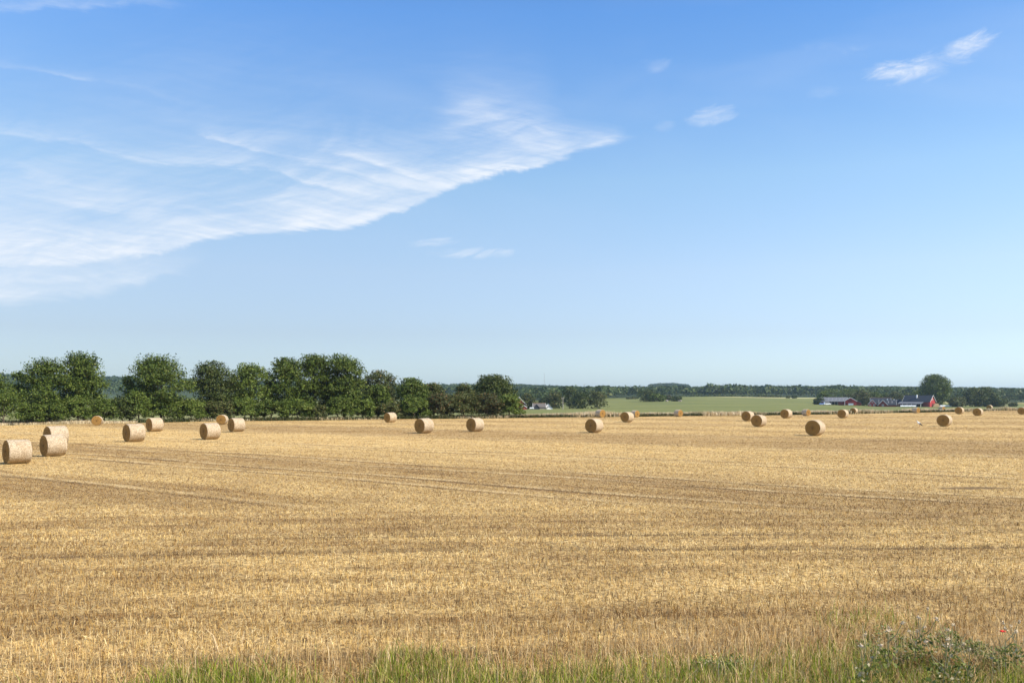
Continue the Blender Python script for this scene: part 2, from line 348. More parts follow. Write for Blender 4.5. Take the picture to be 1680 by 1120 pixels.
ring = t.noise(t.xyz(t.m('MULTIPLY', rw, 22.), 0., 0.), 1., 3., .6)
n1 = t.noise(o, 26., 5., .75)
c = t.mix(t.ss(ring, .35, .65), (.17, .088, .022), (.47, .27, .075))
c = t.mix(t.m('MULTIPLY', t.ss(n1, .48, .68), .65), c, (.085, .047, .018))
c = t.mix(t.ss(rr, .05, .16, .6, 0.), c, (.14, .085, .035))
t.l.new(c, b.inputs['Base Color']); bump(t, b, t.m('ADD', ring, n1), .9, .05); b.inputs['Roughness'].default_value = .95

# ------------------------------------------------------------------ geometry helpers
def quads_obj(name, V, Q, mat, tint=None, tri=False):
    me = bpy.data.meshes.new(name); k = 3 if tri else 4
    V = np.asarray(V, np.float32).reshape(-1, 3); Q = np.asarray(Q, np.int32).reshape(-1, k)
    me.vertices.add(len(V)); me.vertices.foreach_set('co', V.ravel())
    me.loops.add(Q.size); me.loops.foreach_set('vertex_index', Q.ravel())
    me.polygons.add(len(Q)); me.polygons.foreach_set('loop_start', np.arange(0, Q.size, k, dtype=np.int32))
    me.polygons.foreach_set('loop_total', np.full(len(Q), k, np.int32))
    if tint is not None:
        a = me.attributes.new('tint', 'FLOAT', 'POINT'); a.data.foreach_set('value', np.asarray(tint, np.float32))
    me.update(calc_edges=True); me.materials.append(M[mat])
    o = bpy.data.objects.new(name, me); C.objects.link(o); return o
def tag(o, label=None, cat=None, group=None, kind=None):
    if label: o['label'] = label
    if cat: o['category'] = cat
    if group: o['group'] = group
    if kind: o['kind'] = kind
    return o
def empty(name, loc, rz=0.):
    o = bpy.data.objects.new(name, None); C.objects.link(o); o.location = loc; o.rotation_euler = (0, 0, rz)
    o.empty_display_size = .3; return o
class MB:
    def __init__(s): s.b = bmesh.new()
    def box(s, x0, x1, y0, y1, z0, z1):
        vs = [s.b.verts.new(p) for p in ((x0, y0, z0), (x1, y0, z0), (x1, y1, z0), (x0, y1, z0), (x0, y0, z1), (x1, y0, z1), (x1, y1, z1), (x0, y1, z1))]
        for f in ((3, 2, 1, 0), (4, 5, 6, 7), (0, 1, 5, 4), (1, 2, 6, 5), (2, 3, 7, 6), (3, 0, 4, 7)): s.b.faces.new([vs[i] for i in f])
        return s
    def prism(s, prof, axis, a0, a1):
        """extrude a 2-D outline along an axis: 'x' takes (y,z), 'y' takes (x,z), 'z' takes (x,y)"""
        mk = {'x': lambda a, p: (a, p[0], p[1]), 'y': lambda a, p: (p[0], a, p[1]), 'z': lambda a, p: (p[0], p[1], a)}[axis]
        A = [s.b.verts.new(mk(a0, p)) for p in prof]; B = [s.b.verts.new(mk(a1, p)) for p in prof]
        n = len(prof); s.b.faces.new(A); s.b.faces.new(B[::-1])
        for i in range(n): s.b.faces.new((A[i], B[i], B[(i + 1) % n], A[(i + 1) % n]))
        return s
    def tube(s, pts, rad, n=7):
        pts = [Vector(p) for p in pts]; rings = []
        for i, p in enumerate(pts):
            d = (pts[min(i + 1, len(pts) - 1)] - pts[max(i - 1, 0)]).normalized()
            q = d.to_track_quat('Z', 'Y')
            rings.append([s.b.verts.new(p + q @ Vector((math.cos(a) * rad[i], math.sin(a) * rad[i], 0))) for a in [2 * math.pi * k / n for k in range(n)]])
        for r0, r1 in zip(rings, rings[1:]):
            for k in range(n): s.b.faces.new((r0[k], r0[(k + 1) % n], r1[(k + 1) % n], r1[k]))
        s.b.faces.new(rings[0][::-1]); s.b.faces.new(rings[-1]); return s
    def ball(s, c, r, sx=1, sy=1, sz=1, rot=None, sub=2):
        mt = Matrix.Translation(c) @ (rot.to_matrix().to_4x4() if rot else Matrix()) @ Matrix.Diagonal((sx * r, sy * r, sz * r, 1))
        bmesh.ops.create_icosphere(s.b, subdivisions=sub, radius=1, matrix=mt); return s
    def build(s, name, mat, parent=None, smooth=False):
        bmesh.ops.recalc_face_normals(s.b, faces=s.b.faces)
        me = bpy.data.meshes.new(name); s.b.to_mesh(me); s.b.free()
        me.materials.append(M[mat])
        if smooth:
            for p in me.polygons: p.use_smooth = True
        o = bpy.data.objects.new(name, me); C.objects.link(o); o.parent = parent; return o

# ------------------------------------------------------------------ terrain
BMAX = R(38)
EDGE = [(-300, 702), (0, 698), (200, 694), (400, 690.5), (600, 688), (850, 685.2), (1000, 683.5), (1150, 682), (1300, 680.5), (1450, 678), (1560, 675.5), (1680, 673), (1900, 670.5)]
def zfield(x, y):
    x = np.asarray(x, float); y = np.asarray(y, float)
    return .004 * np.clip(x, -90, 90) + .03 * np.sin(x * .21 + y * .13) + .025 * np.sin(y * .37 - x * .11 + 1.)
def depth_at(pxx, py):
    D = 60.
    for _ in range(12):
        x = (pxx - CX) / F * D
        D = F * (CZ - .004 * min(90, max(-90, x))) / (py - HY)
    return D
EP = np.array([p for p, _ in EDGE], float); ED = np.array([depth_at(*e) for e in EDGE])
TP = np.array([-200, 0, 200, 400, 640, 850, 1000, 1100, 1150, 1340, 1450, 1600, 1680, 1900], float)
TD = np.array([300, 450, 600, 900, 1300, 2000, 2600, 6000.])
TY = np.array([
    [676.0] * 14,
    [671.2] * 14,
    [667.5, 667.5, 667.5, 667.5, 667.5, 667.3, 664, 663, 662.5, 663.5, 667.3, 667.3, 667.3, 667.3],
    [657, 657, 657, 658, 659, 660, 654, 651.5, 650.5, 653, 659, 661.5, 662.0, 662],
    [645, 645, 646, 648, 650, 651.5, 650.5, 650, 650, 650.5, 650.5, 654, 656, 656],
    [622, 623, 627, 635, 640, 640, 645, 645, 646, 645, 645, 646, 647, 647],
    [622, 624, 629, 637, 642, 642, 646, 637, 642, 647, 647, 648, 648, 648],
    [646, 646, 646, 648, 648, 648, 650, 648, 648, 650, 650, 650, 650, 650.]])
def smooth_interp(x, xp, fp):
    i = np.clip(np.searchsorted(xp, x) - 1, 0, len(xp) - 2)
    t_ = np.clip((x - xp[i]) / (xp[i + 1] - xp[i]), 0, 1); return i, t_ * t_ * (3 - 2 * t_)
TZ = CZ + (HY - TY) / F * TD[:, None]
def edge_r(beta):
    bc = np.clip(beta, -BMAX, BMAX)
    return np.interp(CX + F * np.tan(bc), EP, ED) / np.cos(bc)
def terrain(x, y):
    x = np.atleast_1d(np.asarray(x, float)); y = np.atleast_1d(np.asarray(y, float))
    beta = np.arctan2(x, y); r = np.hypot(x, y); bc = np.clip(beta, -BMAX, BMAX)
    er = edge_r(beta); D = r * np.cos(bc); pxx = CX + F * np.tan(bc)
    zf = zfield(x, y)
    i, tx = smooth_interp(pxx, TP, None)
    rows = TZ[:, i] * (1 - tx) + TZ[:, i + 1] * tx
    j = np.clip(np.searchsorted(TD, D) - 1, 0, len(TD) - 2)
    ty = np.clip((D - TD[j]) / (TD[j + 1] - TD[j]), 0, 1)
    k = np.arange(len(x))
    zo = rows[j, k] * (1 - ty) + rows[j + 1, k] * ty
    eD = er * np.cos(bc); ez = .004 * np.clip(x / np.maximum(r, 1e-3) * er, -90, 90)
    tn = np.clip((D - eD) / (300 - eD), 0, 1)
    zo = np.where(D < 300, ez * (1 - tn) + rows[0, k] * tn, zo)
    return np.where(r <= er + 1e-3, zf, zo)
def gz(x, y): return float(terrain(x, y)[0])
def at(pxx, D): x = (pxx - CX) / F * D; return x, D, gz(x, D)

front_b = np.radians(np.arange(-48, 48.01, .3)); side = np.radians(np.arange(48 + 4, 360 - 48 - .1, 4))
BET = np.concatenate([front_b, side])
def sheet(name, r0, r1, n, geo, mat):
    """terrain sheet all round, between two distance functions"""
    tt = np.linspace(0, 1, n + 1)[:, None]; a = r0[None, :]; bb = r1[None, :]
    rr = a * (bb / a) ** tt if geo else a + (bb - a) * tt
    bb_ = np.where(BET > math.pi, BET - 2 * math.pi, BET)
    x = rr * np.sin(bb_); y = rr * np.cos(bb_)
    z = terrain(x.ravel(), y.ravel()).reshape(x.shape)
    V = np.stack([x, y, z], -1).reshape(-1, 3); nc = len(BET)
    a_ = (np.arange(n)[:, None] * nc + np.arange(nc)[None, :]); b_ = (np.arange(n)[:, None] * nc + (np.arange(nc)[None, :] + 1) % nc)
    Q = np.stack([a_, a_ + nc, b_ + nc, b_], -1).reshape(-1, 4)
    o = quads_obj(name, V, Q, mat); o.data.polygons.foreach_set('use_smooth', np.ones(len(Q), bool))
    tag(o, kind='structure'); return o
b180 = np.where(BET > math.pi, BET - 2 * math.pi, BET)
ER = edge_r(b180); CB = np.cos(np.clip(b180, -BMAX, BMAX))
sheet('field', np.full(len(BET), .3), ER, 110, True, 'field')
sheet('meadow', ER, 1000 / CB, 60, True, 'crop')
sheet('hills', 1000 / CB, 6500 / CB, 40, True, 'hill')

# ------------------------------------------------------------------ blades: stubble, grass
def blades(name, x, y, hgt, wid, lean, mat, z0=None, seg=1, lie=None, droop=.0, bias=(0, 0)):
    """one thin leaf or stalk per position; seg=1 a single quad, seg=2 bends"""
    n = len(x); z = terrain(x, y) if z0 is None else z0
    a = rng.uniform(0, 2 * np.pi, n); ca, sa = np.cos(a), np.sin(a)
    la = rng.uniform(0, 2 * np.pi, n); ll = np.abs(rng.normal(0, lean, n))
    if lie is not None: ll = np.where(lie, rng.uniform(1.15, 1.5, n), ll)
    dx_, dy_ = np.cos(la) * np.sin(ll) + bias[0], np.sin(la) * np.sin(ll) + bias[1]; dz_ = np.cos(ll)
    if lie is not None: z = z + np.where(lie, rng.uniform(0.008, .05, n) / np.maximum(1, y / 13.) ** .6, -.01)
    P0 = np.stack([x, y, z], -1); W = np.stack([ca, sa, np.zeros(n)], -1) * (wid / 2)[:, None]
    Dv = np.stack([dx_, dy_, dz_], -1) * hgt[:, None]
    rows = [P0 - W, P0 + W]
    if seg == 2:
        Pm = P0 + Dv * .55; rows += [Pm - W * .85, Pm + W * .85]
        Dd = np.stack([dx_ * (1 + droop * 2), dy_ * (1 + droop * 2), dz_ * (1 - droop)], -1) * hgt[:, None]
        Pt = Pm + Dd * .45; rows += [Pt - W * .12, Pt + W * .12]
    else:
        Pt = P0 + Dv; rows += [Pt - W * .6, Pt + W * .6]
    k = len(rows); V = np.stack(rows, 1).reshape(-1, 3); base = np.arange(n)[:, None] * k
    q = np.array([[0, 1, 3, 2]] if seg == 1 else [[0, 1, 3, 2], [2, 3, 5, 4]])
    Q = (base[:, :, None] + q[None]).reshape(-1, 4)
    return quads_obj(name, V, Q, mat)

def scatter(n, D0, D1, power, margin=1.12):
    """depth drawn from density*width ~ D^power, spread over the view's width and a little more"""
    u = rng.uniform(0, 1, n); p1 = power + 1
    D = (D0 ** p1 + u * (D1 ** p1 - D0 ** p1)) ** (1 / p1)
    x = rng.uniform(-1, 1, n) * D * .6 * margin + rng.uniform(-1, 1, n) * 1.5
    return x, D
NS = 1300000
x, y = scatter(NS, 7.5, 250., -.5)
er = edge_r(np.arctan2(x, y)); keep = np.hypot(x, y) < er - .5
vt = x * ND[0] + y * ND[1]
x, y = x[keep], y[keep]; n = len(x)
# standing stalks stand in drilled rows
row = .125
vr = x * ND[0] + y * ND[1]; lie = rng.uniform(0, 1, n) < .48
snap = (np.round(vr / row) * row - vr + rng.normal(0, .012, n)) * (~lie) * (y > 26)
x = x + ND[0] * snap; y = y + ND[1] * snap
lod = np.maximum(1., y / 13.)
hgt = np.where(lie, rng.uniform(.05, .17, n), rng.uniform(.05, .13, n) / lod ** .65)
hole = ((x - 15.9) / 1.4) ** 2 + ((y - 29.7) / .45) ** 2 < 1
vk = x * ND[0] + y * ND[1]
hgt[hole] *= .3
wid = rng.uniform(.0055, .011, n) * lod ** .8
tag(blades('stubble', x, y, hgt, wid, .55, 'straw', lie=lie), 'cut straw stubble and loose straw covering the harvested field', 'stubble', kind='stuff')

def fnoise(x, y, s, seed):
    r_ = np.random.default_rng(seed); out = 0
    for k in range(5):
        a = r_.uniform(0, 6.28); f = s * r_.uniform(.6, 1.8); out = out + np.sin((x * np.cos(a) + y * np.sin(a)) * f + r_.uniform(0, 6.28))
    return out / 5
# roadside verge in front: tall dry grass running into green grass
n = 120000
x = rng.uniform(-11, 12, n); y = rng.uniform(6.6, 14.5, n)
k = fnoise(x, y, 1.3, 3) * 1.1 + fnoise(x, y, 4., 4) * .5
prob = np.clip((12.3 + .22 * np.clip(x, -2, 8) + k - y) / 2.2, 0, 1) * .9
kp = rng.uniform(0, 1, n) < prob * np.interp(x, [-4, 0, 2], [.4, .6, .8]); x, y = x[kp], y[kp]; n = len(x)
hh = np.minimum(rng.gamma(5., .044, n), .5) * np.clip((14.5 - y) / 4., .35, 1.1)
tag(blades('dry_grass', x, y, hh, rng.uniform(.003, .008, n), .28, 'dry', seg=2, droop=.45), 'tall tan and reddish dry grass along the near edge of the field', 'dry grass', kind='stuff')
n = 190000
x = rng.uniform(-11, 12, n); y = rng.uniform(6.6, 13.0, n)
k = fnoise(x, y, 1.1, 9) * .8 + fnoise(x, y, 3.2, 11) * .45
lim = 10.15 + .05 * np.clip(x, -3, 8) + k + np.where(x < -1.6, -.5, 0)
patch = (np.exp(-((x - 5.0) / 1.0) ** 2 - ((y - 11.6) / .8) ** 2) > .45) & (rng.uniform(0, 1, n) < .10)
kp = ((rng.uniform(0, 1, n) < np.clip((lim - y) / .9, 0, 1))) | patch; x, y = x[kp], y[kp]; n = len(x)
hh = rng.gamma(5., .042, n)
tag(blades('grass', x, y, hh, rng.uniform(.004, .010, n), .3, 'grass', seg=2, droop=.4), 'green verge grass at the very front of the view', 'grass', kind='stuff')

# dry verge at the far edge of the field
n = 120000
pp = rng.uniform(-120, 1800, n); eD = np.interp(pp, EP, ED); y = eD + rng.uniform(.4, 5.5, n) + 1.2 * np.sin(pp * .03); x = (pp - CX) / F * y
er = edge_r(np.arctan2(x, y)); kp = np.hypot(x, y) > er + .25; x, y, eD = x[kp], y[kp], eD[kp]; n = len(x)
hh = rng.uniform(.35, .95, n) * np.interp(x / y * F + CX, [830, 870], [.5, 1.]) * (1 + .6 * fnoise(x, y, .5, 21)) * (1 + .2 * (rng.uniform(0, 1, n) < .05))
tag(blades('far_verge_grass', x, y, hh, rng.uniform(.03, .07, n) * y / 130, .25, 'far dry', seg=2, droop=.3), 'strip of tall dry grass along the far edge of the stubble field', 'dry grass', kind='stuff')
n = 45000
pp = rng.uniform(-120, 1800, n); eD = np.interp(pp, EP, ED); y = eD + np.where(rng.uniform(0, 1, n) < .35, rng.uniform(.3, 1.0, n), rng.uniform(1.5, 16, n)); x = (pp - CX) / F * y
g = fnoise(x, y, .15, 31) > -.1; x, y = x[g], y[g]; n = len(x)
tag(blades('far_green_weeds', x, y, rng.uniform(.2, .75, n), rng.uniform(.05, .1, n) * y / 130, .35, 'leaf olive', seg=2, droop=.2), 'olive green weeds behind the dry strip at the far field edge', 'weeds', kind='stuff')

# ------------------------------------------------------------------ trees
def leaf_quads(P, size, up=.35, nrm=None, jit=.8):
    """leaf faces centred on P"""
    n = len(P); r_ = rng.normal(0, 1, (n, 3))
    N = r_ * jit + (nrm if nrm is not None else 0) + np.array([0, 0, up])
    N /= np.linalg.norm(N, axis=1)[:, None] + 1e-9
    T = np.cross(N, rng.normal(0, 1, (n, 3))); T /= np.linalg.norm(T, axis=1)[:, None] + 1e-9
    B = np.cross(N, T); s1 = (size * rng.uniform(.6, 1.25, n))[:, None]; s2 = s1 * rng.uniform(.4, .75, n)[:, None]
    V = np.stack([P - T * s1, P - B * s2, P + T * s1, P + B * s2], 1).reshape(-1, 3)
    Q = np.arange(n * 4).reshape(-1, 4); return V, Q
def tree(name, loc, H, W, leaves, size, mat, label, cat='tree', group=None, style='upright', base=.0, lobes=16, depthf=.85, rz=0., open_=0., wtop=.55):
    """trunk with limbs, and a crown of leafy sprays gathered in lobes"""
    root = empty(name, loc, rz); tag(root, label, cat, group)
    # lobes fill an uneven envelope
    L = []
    for i in range(lobes):
        f = (i + rng.uniform(0, 1)) / lobes                     # height fraction
        zc = H * (base + (1 - base) * (.10 + .78 * f))
        if style == 'upright': env = .5 * W * (1 - max(0, (f - .3) / .7) ** 1.7 * wtop)
        elif style == 'round': env = .5 * W * math.sqrt(max(.05, 1 - (2 * f - .95) ** 2 * .9))
        else: env = .5 * W * (1 - .5 * f)
        rad = W * (rng.uniform(.17, .27) if style != 'round' else rng.uniform(.16, .25)); rad = min(rad, H * .3)
        a = i * 2.4 + rng.uniform(-.6, .6); rr = max(0, env - rad * .7) * math.sqrt(rng.uniform(.2, 1))
        L.append((math.cos(a) * rr, math.sin(a) * rr * depthf, min(zc, H - rad * .9), rad))
    tk = MB(); th = H * (base + .1) + .15 * H; tr = max(.06, H * .022)
    tk.tube([(0, 0, -.3), (.02 * W, 0, th * .5), (-.01 * W, .01 * W, th), (.02 * W, 0, H * .62)], [tr * 1.35, tr, tr * .8, tr * .35], 7)
    for i in rng.choice(len(L), min(len(L), 9), replace=False):
        lx, ly, lz, lr = L[i]; z0 = min(th, lz * .55)
        tk.tube([(0, 0, z0), (lx * .45, ly * .45, z0 + (lz - z0) * .55), (lx, ly, lz)], [tr * .6, tr * .4, tr * .12], 5)
    tk.build('trunk', 'bark', root)
    tot = sum(l[3] ** 2 for l in L); PS = []; NR = []; TI = []
    for lx, ly, lz, lr in L:
        nl = int(leaves * lr * lr / tot)
        per = 12 if style == 'upright' else 9; ns = max(3, nl // per)
        d = rng.normal(0, 1, (ns, 3))
        if style == 'upright': d[:, 2] = np.abs(d[:, 2]) * 1.1 + .15; d[:, :2] *= .8
        else: d[:, 2] = d[:, 2] * .75 + .25
        d /= np.linalg.norm(d, axis=1)[:, None]
        ln = lr * rng.uniform(.75, 1.25, ns) * (1 + (.35 if style == 'upright' else .0) * np.maximum(d[:, 2], 0) * (rng.uniform(0, 1, ns) < .22))
        if open_: keep_ = rng.uniform(0, 1, ns) > open_; d, ln = d[keep_], ln[keep_]; ns = len(d)
        tt = rng.uniform(.35, 1., (ns, per)) ** .7
        P_ = np.array([lx, ly, lz]) + d[:, None, :] * (ln[:, None] * tt)[..., None]
        P_[:, :, 2] += (tt ** 2 * ln[:, None] * (.18 if style == 'upright' else -.12))
        P_ += rng.normal(0, 1, P_.shape) * (size * (.7 if style == 'upright' else .95))
        PS.append(P_.reshape(-1, 3)); NR.append(np.repeat(d, per, 0)); ti = rng.uniform(0, 1, ns) * .7 + rng.uniform(0, .3)
        TI.append(np.repeat(ti, per))
    PS = np.concatenate(PS); NR = np.concatenate(NR); TI = np.concatenate(TI)
    hd_ = np.hypot(PS[:, 0], PS[:, 1]); ok = (PS[:, 2] > .05) & (hd_ < np.quantile(hd_, .992)) & (PS[:, 2] < np.quantile(PS[:, 2], .9985)); PS, NR, TI = PS[ok], NR[ok], TI[ok]
    PS[:, 2] *= H / max(np.quantile(PS[:, 2], .995), .1)
    PS[:, 0] *= W * .5 / np.quantile(np.abs(PS[:, 0]), .975); PS[:, 1] *= W * .45 / np.quantile(np.abs(PS[:, 1]), .975)
    V, Q = leaf_quads(PS, np.full(len(PS), size), .3, NR * .8)
    o = quads_obj('crown', V, Q, mat, np.repeat(TI, 4)); o.parent = root
    return root
def px_tree(x0, x1, ytop, D, leaves, size, mat, label, name='tree', style='upright', group=None, ybase=None, cat='tree', **kw):
    cx = (x0 + x1) / 2; x, y, z = at(cx, D); H = CZ + (HY - ytop) / F * D - z; W_ = (x1 - x0) / F * D
    if ybase is not None: pass
    return tree(name, (x, y, z), H, W_, leaves, size, mat, label, cat, group, style, **kw)

def eD_(p): return float(np.interp(p, EP, ED))
G1 = 'tall trees of the field-edge row'
row_trees = [  # x0, x1, top, extra depth, leaves, material, style, label
    (-75, 22, 602, 8, 7000, 'leaf green', 'upright', 'green tree cut by the left edge of the picture', {}),
    (18, 50, 609, 10, 900, 'leaf green', 'round', 'thin open-crowned tree with bare stem near the left edge', dict(open_=.2, base=.45, lobes=6)),
    (38, 122, 590, 6, 8500, 'leaf green', 'upright', 'broad green tree left half of the big pair behind the front bales', {}),
    (95, 178, 580, 7, 9500, 'leaf green', 'upright', 'tallest bushy green tree behind the lone round-faced bale on the left', {}),
    (192, 232, 617, 9, 1500, 'leaf green', 'upright', 'small spindly tree right of the left gap in the tree row', dict(open_=.2)),
    (214, 312, 585, 6, 10500, 'leaf green', 'upright', 'wide pointed green tree just right of the left gap', {}),
    (312, 382, 594, 7, 7000, 'leaf dark', 'round', 'round-topped dark tree between two pointed ones, third crown from the left gap', {}),
    (376, 446, 598, 7, 6800, 'leaf bright', 'upright', 'lighter green tree above the two bales near the tree row', {}),
    (436, 506, 588, 7, 7500, 'leaf green', 'upright', 'left of the three tallest trees in the thick middle clump', {}),
    (484, 550, 583, 8, 7500, 'leaf green', 'upright', 'middle of the three tallest trees in the thick middle clump', {}),
    (528, 600, 584, 6, 9000, 'leaf green', 'upright', 'right end tree of the thick middle clump, steep right side', {}),
    (586, 652, 609, 14, 4200, 'leaf olive', 'round', 'flat domed olive brown tree stepping down right of the thick clump', dict(open_=.05, base=.1)),
    (596, 646, 632, 5, 3600, 'leaf green', 'upright', 'shorter green tree in front of the domed olive tree', {}),
    (650, 702, 621, 6, 5000, 'leaf green', 'round', 'mid-height green tree behind the bale halfway along the row', {}),
    (688, 734, 629, 8, 3800, 'leaf olive', 'upright', 'olive tree left of the low dip in the tree row', {}),
    (772, 842, 616, 14, 8000, 'leaf dark', 'round', 'dark domed oak at the right end of the tree row', dict(base=.08)),
]
for i, (a, b_, top, ex, nl, mt, stl, lab, kw) in enumerate(row_trees):
    D = eD_((a + b_) / 2) + ex
    px_tree(a, b_, top, D, int(nl * 2.5), .128 * D / 120, mt, lab, 'hedgerow_tree', stl, G1, lobes=kw.pop('lobes', 18), **kw)
G2 = 'low shrubs in front of the tree row'
shrubs = [
    (-30, 40, 640, 'leaf bright', 'pale green shrub at the far left under the tree row'),
    (30, 72, 662, 'leaf green', 'low shrub second from the left at the foot of the row'),
    (66, 112, 655, 'leaf green', 'green shrub directly above the pair of close bales'),
    (104, 152, 650, 'leaf bright', 'bright shrub left of the lone round-faced bale'),
    (146, 196, 655, 'leaf green', 'shrub right behind the lone round-faced bale'),
    (178, 222, 652, 'leaf dark', 'dark shrub filling the foot of the left gap'),
    (204, 250, 642, 'leaf bright', 'bright upright shrub just right of the left gap'),
    (244, 294, 655, 'leaf green', 'shrub above the bale with pale side near the row'),
    (288, 338, 655, 'leaf bright', 'light shrub left of the bale facing the viewer'),
    (332, 384, 658, 'leaf olive', 'olive shrub behind the bale facing the viewer'),
    (378, 424, 652, 'leaf bright', 'bright shrub behind the bale beside the one facing the viewer'),
    (420, 470, 655, 'leaf green', 'green shrub left of the yellowish one under the thick clump'),
    (464, 512, 655, 'leaf bright', 'bright shrub under the left part of the thick clump'),
    (506, 536, 664, 'leaf olive', 'yellowish small shrub under the thick clump'),
    (530, 578, 652, 'leaf green', 'green shrub under the right part of the thick clump'),
    (572, 616, 655, 'leaf bright', 'bright shrub left of the small bale by the row'),
    (612, 660, 660, 'leaf olive', 'shrub directly behind the small bale by the row'),
    (655, 704, 652, 'leaf bright', 'green shrub above the bale halfway along the row'),
    (696, 740, 645, 'leaf brown', 'brownish shrub left of the low dip in the row'),
    (730, 784, 642, 'leaf olive', 'olive shrub in the low dip of the row'),
    (776, 822, 645, 'leaf brown', 'reddish brown shrub below the domed oak'),
    (812, 858, 647, 'leaf bright', 'bright green shrub ending the tree row on the right'),
    (742, 778, 630, 'leaf olive', 'tall pointed olive shrub left of the domed oak'),
]
for a, b_, top, mt, lab in shrubs:
    D = eD_((a + b_) / 2) + (3.0 if top > 632 else 8); st_ = 'upright'
    px_tree(a, b_, top, D, 7000 if b_ - a > 35 else 4200, .112 * D / 120, mt, lab, 'shrub', st_, G2, cat='shrub', lobes=11, base=0.)

G3 = 'trees round the left farmhouse'
for a, b_, top, mt, lab, D in [
    (853, 877, 645, 'leaf olive', 'small round tree between the red gable and the grey farmhouse', 455),
    (896, 924, 643, 'leaf olive', 'olive tree right of the grey farmhouse and left of the pole', 470),
    (918, 950, 634, 'leaf dark', 'tallest dark tree behind the utility pole', 478),
    (938, 968, 643, 'leaf dark', 'dark tree third from the right in the farmhouse clump, right of the tallest', 466),
    (962, 997, 641, 'leaf olive', 'rightmost tree of the clump by the utility pole', 470),
    (884, 902, 652, 'leaf dark', 'low dark tree behind the ridge of the grey farmhouse', 500)]:
    px_tree(a, b_, top, D, 2600, .42, mt, lab, 'farm_tree', 'round', G3, lobes=14)
G4 = 'trees and bushes on the green hillside'
for a, b_, top, mt, lab, D, stl in [
    (1044, 1078, 638, 'leaf dark', 'large dark bush on the green hillside', 700, 'round'),
    (1064, 1092, 645, 'leaf green', 'medium bush against the right side of the large hillside bush', 695, 'round'),
    (1101, 1118, 649.5, 'leaf dark', 'small dark bush alone on the hillside by pale stones', 700, 'round'),
    (1092, 1102, 648, 'leaf brown', 'tiny brown bush between the hillside bushes', 740, 'round'),
    (1028, 1046, 651, 'leaf olive', 'low olive bush left of the large hillside bush', 860, 'round'),
    (1299, 1307, 648, 'leaf dark', 'tiny dark round bush on the pale upper field', 880, 'round'),
    (1290, 1296, 649, 'leaf olive', 'tiny olive bush left of the round one on the pale upper field', 885, 'round')]:
    px_tree(a, b_, top, D, int(300 + (b_ - a) * 70), .55, mt, lab, 'hill_bush', stl, G4, cat='bush', lobes=12)
G5 = 'trees round the red farm'
for a, b_, top, mt, lab, D, nl in [
    (1336, 1352, 652, 'leaf dark', 'dark low tree at the left end of the long grey-roofed shed', 605, 1800),
    (1342, 1361, 643, 'leaf green', 'green tree behind the left end of the long shed', 640, 1800),
    (1350, 1378, 637, 'leaf green', 'rounded green tree on the field beyond the long shed', 930, 1800),
    (1374, 1407, 637, 'leaf green', 'broad lit tree beyond the gable of the long shed', 900, 2200),
    (1383, 1399, 646, 'leaf olive', 'small round olive tree peeping over the red shed gable', 650, 1300),
    (1398, 1430, 641, 'leaf olive', 'full olive tree between the long shed and the house with white-trimmed gables', 628, 3200),
    (1420, 1446, 643, 'leaf green', 'green tree behind the white-trimmed red gable', 680, 1800),
    (1444, 1462, 645, 'leaf green', 'green tree behind the dark house roof', 690, 1600),
    (1458, 1482, 643, 'leaf olive', 'round light tree between the dark house and the big barn', 680, 2200),
    (1476, 1500, 645, 'leaf dark', 'dark tree behind the left end of the big barn roof', 690, 1600),
    (1496, 1520, 640, 'leaf green', 'green tree behind the big barn and left of the giant tree', 700, 1800),
    (1558, 1582, 652, 'leaf olive', 'low tree right of the giant tree', 600, 2400),
    (1582, 1618, 637, 'leaf dark', 'large dark tree right of the farm, left of its twin', 608, 4200),
    (1602, 1632, 635, 'leaf dark', 'large dark tree right of the farm, right of its twin', 615, 3800),
    (1620, 1651, 652, 'leaf dark', 'low spreading dark tree before the grey post at the right', 598, 2600),
    (1655, 1668, 660, 'leaf dark', 'small dark bush on the green strip at the far right', 620, 600)]:
    px_tree(a, b_, top, D, int(nl * 1.5), .55, mt, lab, 'farm_tree', 'round', G5, lobes=14)
px_tree(1513, 1556, 615, 612, 17000, .46, 'leaf green', 'giant round-crowned tree towering beside the red barn gable', 'great_tree', 'round', G5, lobes=30, base=.0)

# distant woods: every tree a small rounded crown of leaf faces, as one mass each
def wood(name, p0, p1, D0, D1, n, label, hh=(9, 15), k=42, mat='forest leaf', keepf=None):
    D = np.sqrt(rng.uniform(D0 ** 2, D1 ** 2, n)); pp = rng.uniform(p0, p1, n)
    x = (pp - CX) / F * D; y = D
    if keepf is not None: kk = keepf(pp, D); x, y, D, pp = x[kk], y[kk], D[kk], pp[kk]
    n = len(x); z = terrain(x, y)
    H = rng.uniform(*hh, n); Wd = H * rng.uniform(.38, .6, n); tint = rng.uniform(0, 1, n)
    d = rng.normal(0, 1, (n, k, 3)); d[..., 2] = np.abs(d[..., 2]) * 1.1 - .25; d[..., 1] -= .25
    d /= np.linalg.norm(d, axis=2)[..., None]
    rj = rng.uniform(.72, 1.08, (n, k, 1))
    P_ = np.stack([x, y, z + H * .5], -1)[:, None, :] + d * rj * np.stack([Wd, Wd, H * .5], -1)[:, None, :]
    V, Q = leaf_quads(P_.reshape(-1, 3), np.repeat(Wd * .30, k), .2, d.reshape(-1, 3) * 1.3, .55)
    tag(quads_obj(name, V, Q, mat, np.repeat(tint, k * 4)), label, 'forest', kind='stuff')
def start_depth(pp):
    return np.interp(pp, [0, 840, 900, 990, 1010, 1130, 1340, 1400, 1500, 1600, 1680], [1200, 760, 760, 800, 1000, 1060, 1120, 960, 900, 880, 880])
